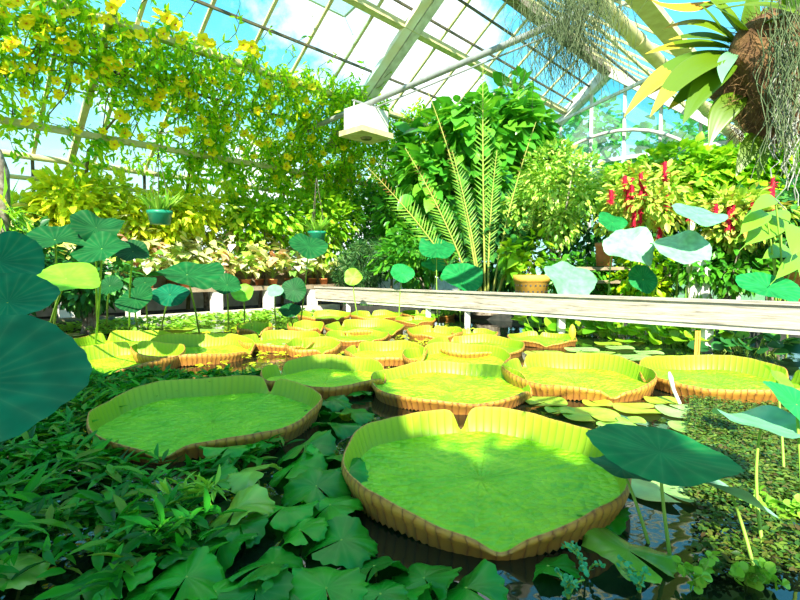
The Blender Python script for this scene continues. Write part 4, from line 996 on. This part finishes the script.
# bright climbers in front of the gable
for px, Y, yt, yb, w, lb in ((625, 12.2, 165, 215, 80, 'bright climber left of the red tassel plants'), (672, 11.6, 150, 222, 100, 'bright lime climber mass below the gable'), (728, 11.0, 150, 224, 90, 'bright lime climber mass right of the gable'), (780, 10.2, 135, 230, 80, 'lime climber at right behind hanging roots')):
    shrub(px, Y, yt, yb, w, lb, 'climber', 'hedge', BROAD, .2, 1900, 'lime_climber', 'lime climbers below the gable', k=18)
shrub(775, 8.8, 175, 262, 90, 'dark shrub at the right edge behind variegated leaves', 'shrub', 'darkbush', OVAL, .18, 1300, k=14)
shrub(715, 9.0, 232, 300, 90, 'low dark plants right of the white board', 'shrub', 'vine_dark', OVAL, .16, 1300, k=14)
shrub(640, 9.4, 238, 302, 90, 'low green plants beneath the white lotus pair', 'shrub', 'vine', OVAL, .15, 1200, k=14)
shrub(578, 9.8, 250, 300, 60, 'low dark plants left of the terracotta pot', 'shrub', 'vine_dark', OVAL, .15, 700, k=10)
# red tassel plants
def tassel_plant(px, Y, yt, yb, w, tass, label):
    r = shrub(px, Y, yt, yb, w, label, 'tassel plant', 'tassel_leaf', OVAL, .15, int(15*w), 'red_tassel_plant', 'red tassel plants behind the beam', k=18, trunk=False)
    for (tx, ty, ln) in tass:
        a = W(tx, ty, Y-w*.3*Y/F); L_ = ln*Y/F
        m = MB(); n = 150; t = rng.random(n)
        P = a+np.stack([rng.normal(0, .012, n), rng.normal(0, .012, n), -L_*t], 1)
        D = rnd_dirs(n, -1.0); m.cloud(NEEDLE, P, D, rnd_dirs(n), rng.uniform(.06, .1, n), wsc=2)
        m.tube([a, a+[0.01, 0, -L_]], .03, 6)
        build_at(m, 'tassel', M['tassel'], r)
tassel_plant(642, 9.2, 162, 240, 84, [(632, 178, 20), (641, 172, 22), (628, 186, 22), (645, 186, 14), (634, 205, 20), (640, 206, 16), (665, 162, 18), (611, 190, 12), (655, 200, 14), (668, 195, 12), (625, 176, 14), (660, 225, 12)], 'bushy plant with clusters of hanging red tassels, left one')
tassel_plant(735, 8.6, 192, 250, 80, [(729, 202, 26), (733, 205, 26), (773, 178, 30), (716, 204, 14), (752, 200, 14), (690, 208, 10), (771, 186, 20)], 'plant with long single red tassels by the big variegated leaves')

# strips: strap leaves
def strip(mb, path, width, up, nw=7, pleat=.0, fold=.1, mi=0, tip=.0):
    P = np.asarray(path, float); k = len(P); T = np.gradient(P, axis=0); T /= np.linalg.norm(T, axis=1)[:, None]+1e-9
    X = np.cross(T, up); X /= np.linalg.norm(X, axis=1)[:, None]+1e-9; Z = np.cross(X, T)
    s = np.linspace(-1, 1, nw); Gd = np.zeros((k, nw, 3))
    for j, q in enumerate(s):
        Gd[:, j] = P+X*(width*q)[:, None]+Z*((np.abs(q)*fold*width)+pleat*(1 if j % 2 else -1)*width)[:, None]
    h = int(k*(1-tip))
    mb.grid(Gd[:h+1], mi=0)
    if tip: mb.grid(Gd[h:], mi=1)
# big variegated leaves on the right
bp = W(775, 300, 6.9); bp[2] = .1
big = empty('variegated_arum', bp, 'large yellow green marbled leaves at right, above the round lotus leaf', 'plant')
for (tx, ty, bx_, by_, w_) in ((738, 252, 780, 218, .17), (790, 262, 800, 228, .15), (735, 240, 765, 212, .12), (792, 225, 770, 212, .13), (757, 262, 790, 250, .12), (800, 292, 812, 250, .16), (745, 217, 775, 198, .09), (770, 285, 800, 258, .09)):
    Yl = 6.7+rng.uniform(-.2, .3); A = W(bx_, by_, Yl); B_ = W(tx, ty, Yl-.3); md = (A+B_)/2+[0, -.05, .08]
    p = bez(A, md, B_, 14); t = np.linspace(0, 1, 14); wd = w_*np.sin(np.clip(t*1.05+.12, 0, 1)**.75*PI)**.8*1.1
    m = MB(); strip(m, p, np.clip(wd, .004, 1), np.array([0, -1, .8]), 9, .02, .12); L_ = build_at(m, 'leaf', M['bigvar'], big)
    m = MB(); m.tube(bez(bp+rng.normal(0, .06, 3)*[1, 1, 0], (bp+A)/2+[.1, 0, .2], A, 8), .012, 5); build_at(m, 'stalk', M['stalk'], big)

# broad leaves beneath and behind the beam
for k, (px, py, Yo, lb) in enumerate(((545, 338, 8.3, 'broad leaved marsh plant under the beam, leftmost'), (580, 336, 8.0, 'broad leaved marsh plant under the beam, behind the lily bud'), (620, 338, 7.6, 'broad leaved marsh plant under the beam, third from left'), (665, 342, 7.0, 'broad leaved marsh plant under the beam below the white board'), (705, 346, 6.6, 'broad leaved marsh plant under the beam near right'), (745, 352, 6.1, 'dark marsh plant under the right end of the beam'))):
    c = W(px, py, Yo); c[2] = 0; root = empty('marsh_plant', c, lb, 'marsh plant', 'marsh plants beneath the beam')
    m, m2 = MB(), MB(); n = 46; a = rng.uniform(0, 6.3, n); q = .45*np.sqrt(rng.random(n)); P = np.stack([q*np.cos(a), q*np.sin(a)*.6, rng.uniform(.02, .26, n)], 1)
    m.cloud(ROUND, P, np.stack([np.cos(a), np.sin(a), rng.uniform(-.3, .6, n)], 1), rnd_dirs(n, 1.6)+[0, -.5, 0], rng.uniform(.12, .24, n)); m.build('leaves', M['hedge' if k < 5 else 'darkbush'], root)
    for j in range(n): m2.tube([(P[j][0]*.6, P[j][1]*.6, -.05), P[j]], .006, 4, cap=False)
    m2.build('stems', M['stalk'], root)
p = W(695, 345, 5.6); p[2] = 0; mb = MB()
for dx in (0, .045, .02): mb.tube([p+[dx, 0, -.03], p+[dx+.005, 0, .34]], .009, 6)
tag(mb.build('cane_stake', M['basket'], loc=p), 'thin yellow cane stakes standing in water below the beam', 'stake')
# low grass clumps with bits at the beam
for px, Yo, h, lb in ((455, 10.9, .55, 'grassy tuft behind the beam at the frond bases'), (545, 10.2, .6, 'grassy tuft beside the ochre pot'), (690, 8.4, .6, 'grassy tuft at the foot of the white board')):
    c = W(px, 300, Yo); c[2] = .08; m = MB(); n = 140; a = rng.uniform(0, 6.3, n)
    m.cloud(NARROW, c+np.stack([rng.normal(0, .15, n), rng.normal(0, .15, n), np.zeros(n)], 1), np.stack([np.cos(a)*.5, np.sin(a)*.5, np.ones(n)], 1), rnd_dirs(n), rng.uniform(.5, 1.1, n)*h)
    tag(m.build('grass_tuft', M['frond'], loc=c), lb, 'grass', 'grassy tufts behind the beam')

# ================================================================== hanging epiphyte, top right
HY = 1.45
hc = W(777, 74, HY)
ep = empty('hanging_epiphyte', hc, 'hanging plant with pleated strap leaves on a brown fibrous root ball', 'hanging plant')
# lumpy root ball
m = MB(); nt_, np_ = 26, 36; V = np.zeros((nt_, np_, 3))
for i in range(nt_):
    f = i/(nt_-1)*PI
    for j in range(np_):
        a = j*2*PI/np_; lum = 1+.12*math.sin(3*a+4*f)+.1*math.sin(5*a-3*f)+.06*math.sin(9*a+7*f)
        z = math.cos(f); rr = math.sin(f)*(1 if z > 0 else (1-.35*(-z)))
        V[i, j] = hc+np.array([.145*lum*rr*math.cos(a), .13*lum*rr*math.sin(a), .185*z*(1 if z > -.2 else 1.0)-.01])
m.grid(V, True); build_at(m, 'root_ball', M['rootball'], ep)
ball = COL.objects[-1]
m = MB(); n = 2600; d = rnd_dirs(n); P = hc+d*np.array([.14, .125, .178])+[0, 0, -.01]; m.cloud(NEEDLE, P, d+rnd_dirs(n)*.9+[0, 0, -.4], rnd_dirs(n), rng.uniform(.02, .06, n), wsc=.7); build_at(m, 'root_fibers', M['fiber'], ep).parent = ball
def strapleaf(b, mid, t, w, mat='strap', tip=.0, dY=(0, -.02, -.06), upv=(0, -.7, .7)):
    A, Bm, C_ = W(*b, HY+dY[0]), W(*mid, HY+dY[1]), W(*t, HY+dY[2])
    p = bez(A, Bm, C_, 24); s = np.linspace(0, 1, 24)
    wd = w*HY/F/2*np.clip(np.sin((s**.8)*PI*.93+.18), .03, 1)
    wd[-1] = .001
    m = MB(); strip(m, p, wd, np.array(upv, float), 11, .07, .15, tip=tip)
    build_at(m, 'leaf', [M[mat], M['strap_tip']], ep)
strapleaf((738, 55), (672, 48), (624, 117), 24, tip=.45, dY=(0, -.05, -.1)); strapleaf((738, 58), (690, 50), (650, 117), 26, tip=.25, dY=(0, -.1, -.16))
strapleaf((735, 60), (708, 70), (683, 124), 27, dY=(0, -.05, -.1)); strapleaf((745, 95), (722, 100), (709, 146), 26, dY=(0, -.02, -.04))
strapleaf((730, 48), (690, 38), (645, 54), 20, tip=.35, dY=(0, .05, .02)); strapleaf((735, 40), (700, 12), (662, 30), 20, tip=.25, dY=(0, .05, .1))
strapleaf((735, 45), (715, 20), (700, 4), 16, dY=(0, -.05, -.05)); strapleaf((715, 2), (670, 18), (646, -4), 22, 'strap_dry', dY=(.05, .05, 0))
strapleaf((750, 40), (735, 15), (712, 6), 16, dY=(0, -.1, -.12)); strapleaf((757, 40), (790, 10), (806, -20), 26, dY=(0, -.12, -.12)); strapleaf((745, 42), (755, 10), (750, -25), 18, dY=(0, 0, -.02))
strapleaf((738, 50), (720, 60), (722, 83), 14, dY=(0, -.1, -.12), mat='lotus_pale'); strapleaf((745, 38), (770, 5), (800, -4), 14, dY=(0, .05, .06)); strapleaf((700, 6), (750, -6), (800, 4), 14, dY=(0, .1, .12))
strapleaf((736, 52), (688, 62), (640, 100), 20, tip=.4, dY=(0, -.02, -.02)); strapleaf((740, 45), (705, 30), (668, 40), 18, tip=.2, dY=(0, -.02, .02)); strapleaf((738, 60), (698, 80), (668, 110), 22, tip=.15, dY=(0, .02, .0)); strapleaf((742, 36), (725, 0), (690, -12), 18, dY=(0, .02, .04)); strapleaf((720, 10), (770, -4), (806, 18), 18, dY=(.02, -.12, -.14))
strapleaf((760, 130), (748, 150), (736, 176), 18, dY=(0, -.03, -.04), mat='strap'); strapleaf((768, 130), (762, 150), (758, 180), 14, mat='strap')
m = MB(); m.tube([hc+[0, 0, .15], hc+[.005, 0, 1.5]], .004, 5); build_at(m, 'hanging_wire', M['darkmetal'], ep)
m = MB()
for k in range(26):
    a = W(772+rng.uniform(0, 32), 40+rng.uniform(0, 80), HY-.12); L_ = rng.uniform(.12, .3)
    t = np.linspace(0, 1, 10); ph = rng.uniform(0, 6)
    m.tube([a+np.array([.012*math.sin(9*x+ph)+.01*x*rng.normal(), .01*math.cos(8*x+ph), -L_*x]) for x in t], .0018, 4, cap=False)
build_at(m, 'aerial_roots', M['root'], ep).parent = ball
# grey moss
def moss(name, c, w, L_, n, label, r=.0016, mat='moss'):
    m = MB()
    for k in range(n):
        a = np.array(c)+np.array([rng.normal(0, w), rng.normal(0, w), rng.uniform(-.08, .05)]); l = L_*rng.uniform(.4, 1); t = np.linspace(0, 1, 12); ph = rng.uniform(0, 6, 2); am = rng.uniform(.006, .02)
        m.tube([a+np.array([am*math.sin(11*x+ph[0])+w*.6*x*math.sin(ph[1]), am*math.cos(9*x+ph[1]), -l*x]) for x in t], r, 3, cap=False)
    return tag(m.build(name, M[mat], loc=np.array(c)), label, 'moss', 'strands of hanging moss')
moss('hanging_moss', W(792, 10, 1.3), .03, .4, 60, 'grey green hanging moss over the brown root ball', .0012)
moss('hanging_moss', W(572, -14, 2.2), .1, .42, 420, 'wispy grey moss hanging at top centre in front of the ridge', .0012)
root_ = W(790, 120, 1.4)

# trees outdoors beyond the gable
for px, Y, yt, yb, w, lb in ((585, 30, 105, 240, 90, 'blue green tree outside behind the gable glass, left'), (660, 28, 100, 240, 100, 'blue green tree outside behind the gable glass, middle'), (735, 27, 108, 240, 100, 'blue green tree outside behind the gable glass, right')):
    shrub(px, Y, yt, yb, w, lb, 'tree', 'tree', BROAD, .5, 800, 'outdoor_tree', 'outdoor trees beyond the gable', zbase=-.35)

# unseen leafy canopy added behind and above the viewer to shade the near pond
SUN = np.array([.04, .8, -.62]); SUN /= np.linalg.norm(SUN)
can = empty('added_shade_canopy', (-2.5, -2.2, 4.2), 'unseen leafy canopy added overhead to shade the near end of the pond', 'climber')
m = MB(); n = 9000
gx = rng.uniform(-8, 1.2, n*2); gy = rng.uniform(.6, 5.0, n*2)     # where the shade falls on the pond
edge = np.interp(gx, [-8, -3, -1.9, -.7, -.1, .4, 1.0, 1.3], [5.0, 4.6, 4.8, 5.1, 3.4, 2.7, 2.25, 1.7])
keep = gy < edge+rng.normal(0, .12, n*2)
gx, gy = gx[keep][:n], gy[keep][:n]; z = 4.2+rng.uniform(-.25, .25, len(gx))
P = np.stack([gx-SUN[0]/-SUN[2]*z, gy-SUN[1]/-SUN[2]*z, z], 1)
# gaps, patterned and placed, so sun spots fall on chosen pads and leaves
hp = np.array([.95, 1.45, 1.6])-np.stack([rng.normal(.1, .35, 500), rng.normal(0, .3, 500), np.zeros(500)], 1); hz = 4.2+rng.uniform(-.25, .25, 500)
HPs = np.stack([hp[:, 0]-SUN[0]/-SUN[2]*(hz-1.6), hp[:, 1]-SUN[1]/-SUN[2]*(hz-1.6), hz], 1)
gap = np.sin(gx*5.1+1)*np.sin(gy*4.3+.5)+.5*np.sin(gx*9+gy*7)
ok = gap < 1.05
for px, py, gr in ((460, 458, .13), (425, 428, .13), (545, 428, .2), (500, 432, .12), (405, 470, .1), (255, 470, .12), (190, 520, .14), (300, 515, .1), (560, 470, .1), (120, 470, .1), (230, 400, .12), (720, 500, .2), (760, 560, .2)):
    g_ = Wz(px, py, .05); ok &= (gx-g_[0])**2+(gy-g_[1])**2 > (gr*1.6)**2
P = P[ok]; n = len(P)
m.cloud(BROAD, P, rnd_dirs(n), rnd_dirs(n, 1.5), rng.uniform(.2, .4, n)); build_at(m, 'foliage', M['vine'], can)
m = MB()  # wires and trunk below are added supports for the canopy
for y in (-4.5, -3.2, -1.9): m.tube([(-10, y, 4.2), (1, y, 4.2)], .01, 5)
build_at(m, 'wires', M['darkmetal'], can)
m = MB(); m.tube([(-9, -3.2, -.4), (-9, -3.1, 2), (-8.8, -3.2, 4.2), (-5, -3.2, 4.25), (0, -3, 4.2)], [.12, .1, .08, .06, .03], 10); build_at(m, 'trunk', M['bark'], can)

# ================================================================== light, sky, camera
sl = bpy.data.lights.new('sun', 'SUN'); sl.energy = 9.5; sl.angle = math.radians(.6); sl.color = (1, .95, .82)
so = bpy.data.objects.new('sun', sl); COL.objects.link(so)
so.rotation_euler = Vector(SUN).to_track_quat('-Z', 'Y').to_euler(); so.location = (-5, -10, 15)
w = bpy.data.worlds.new('sky'); S.world = w; w.use_nodes = True; nt = w.node_tree; nt.nodes.clear()
out = nt.nodes.new('ShaderNodeOutputWorld'); bg = nt.nodes.new('ShaderNodeBackground')
tc = N(nt, 'ShaderNodeTexCoord'); sx = N(nt, 'ShaderNodeSeparateXYZ'); nt.links.new(tc.outputs['Generated'], sx.inputs[0])
r = ramp(nt, [(0, (1., 1.05, .95)), (.12, (.7, 1.0, 1.0)), (.3, (.2, .72, .95)), (.5, (.1, .6, .95)), (1, (.1, .5, .9))]); nt.links.new(sx.outputs[2], r.inputs[0])
no = N(nt, 'ShaderNodeTexNoise'); no.inputs['Scale'].default_value = 3.2; no.inputs['Detail'].default_value = 7; no.inputs['Roughness'].default_value = .6
nt.links.new(tc.outputs['Generated'], no.inputs['Vector'])
ax_ = math_(nt, 'ABSOLUTE', math_(nt, 'ADD', sx.outputs[0], .02))
fa = math_(nt, 'SUBTRACT', math_(nt, 'ADD', no.outputs['Fac'], .06), math_(nt, 'MULTIPLY', ax_, .4))
cr = ramp(nt, [(.46, (0, 0, 0)), (.58, (1, 1, 1))]); nt.links.new(fa, cr.inputs[0])
mx = N(nt, 'ShaderNodeMix', data_type='RGBA'); mx.inputs[7].default_value = (1.25, 1.3, 1.3, 1)
nt.links.new(cr.outputs[0], mx.inputs[0]); nt.links.new(r.outputs[0], mx.inputs[6])
nt.links.new(mx.outputs[2], bg.inputs[0]); bg.inputs[1].default_value = 1.1
nt.links.new(bg.outputs[0], out.inputs[0])

cam = bpy.data.cameras.new('camera'); co = bpy.data.objects.new('camera', cam); COL.objects.link(co)
cam.sensor_width = 36; cam.lens = F/800*36; cam.clip_start = .05; cam.clip_end = 400
co.location = (0, 0, CH); co.rotation_euler = (PI/2-PITCH, 0, 0)
S.camera = co
S.view_settings.view_transform = 'Standard'; S.view_settings.look = 'None'; S.view_settings.exposure = 0.62; S.view_settings.gamma = 1.0
S.view_settings.use_curve_mapping = False
S.cycles.max_bounces = 8; S.cycles.transparent_max_bounces = 16
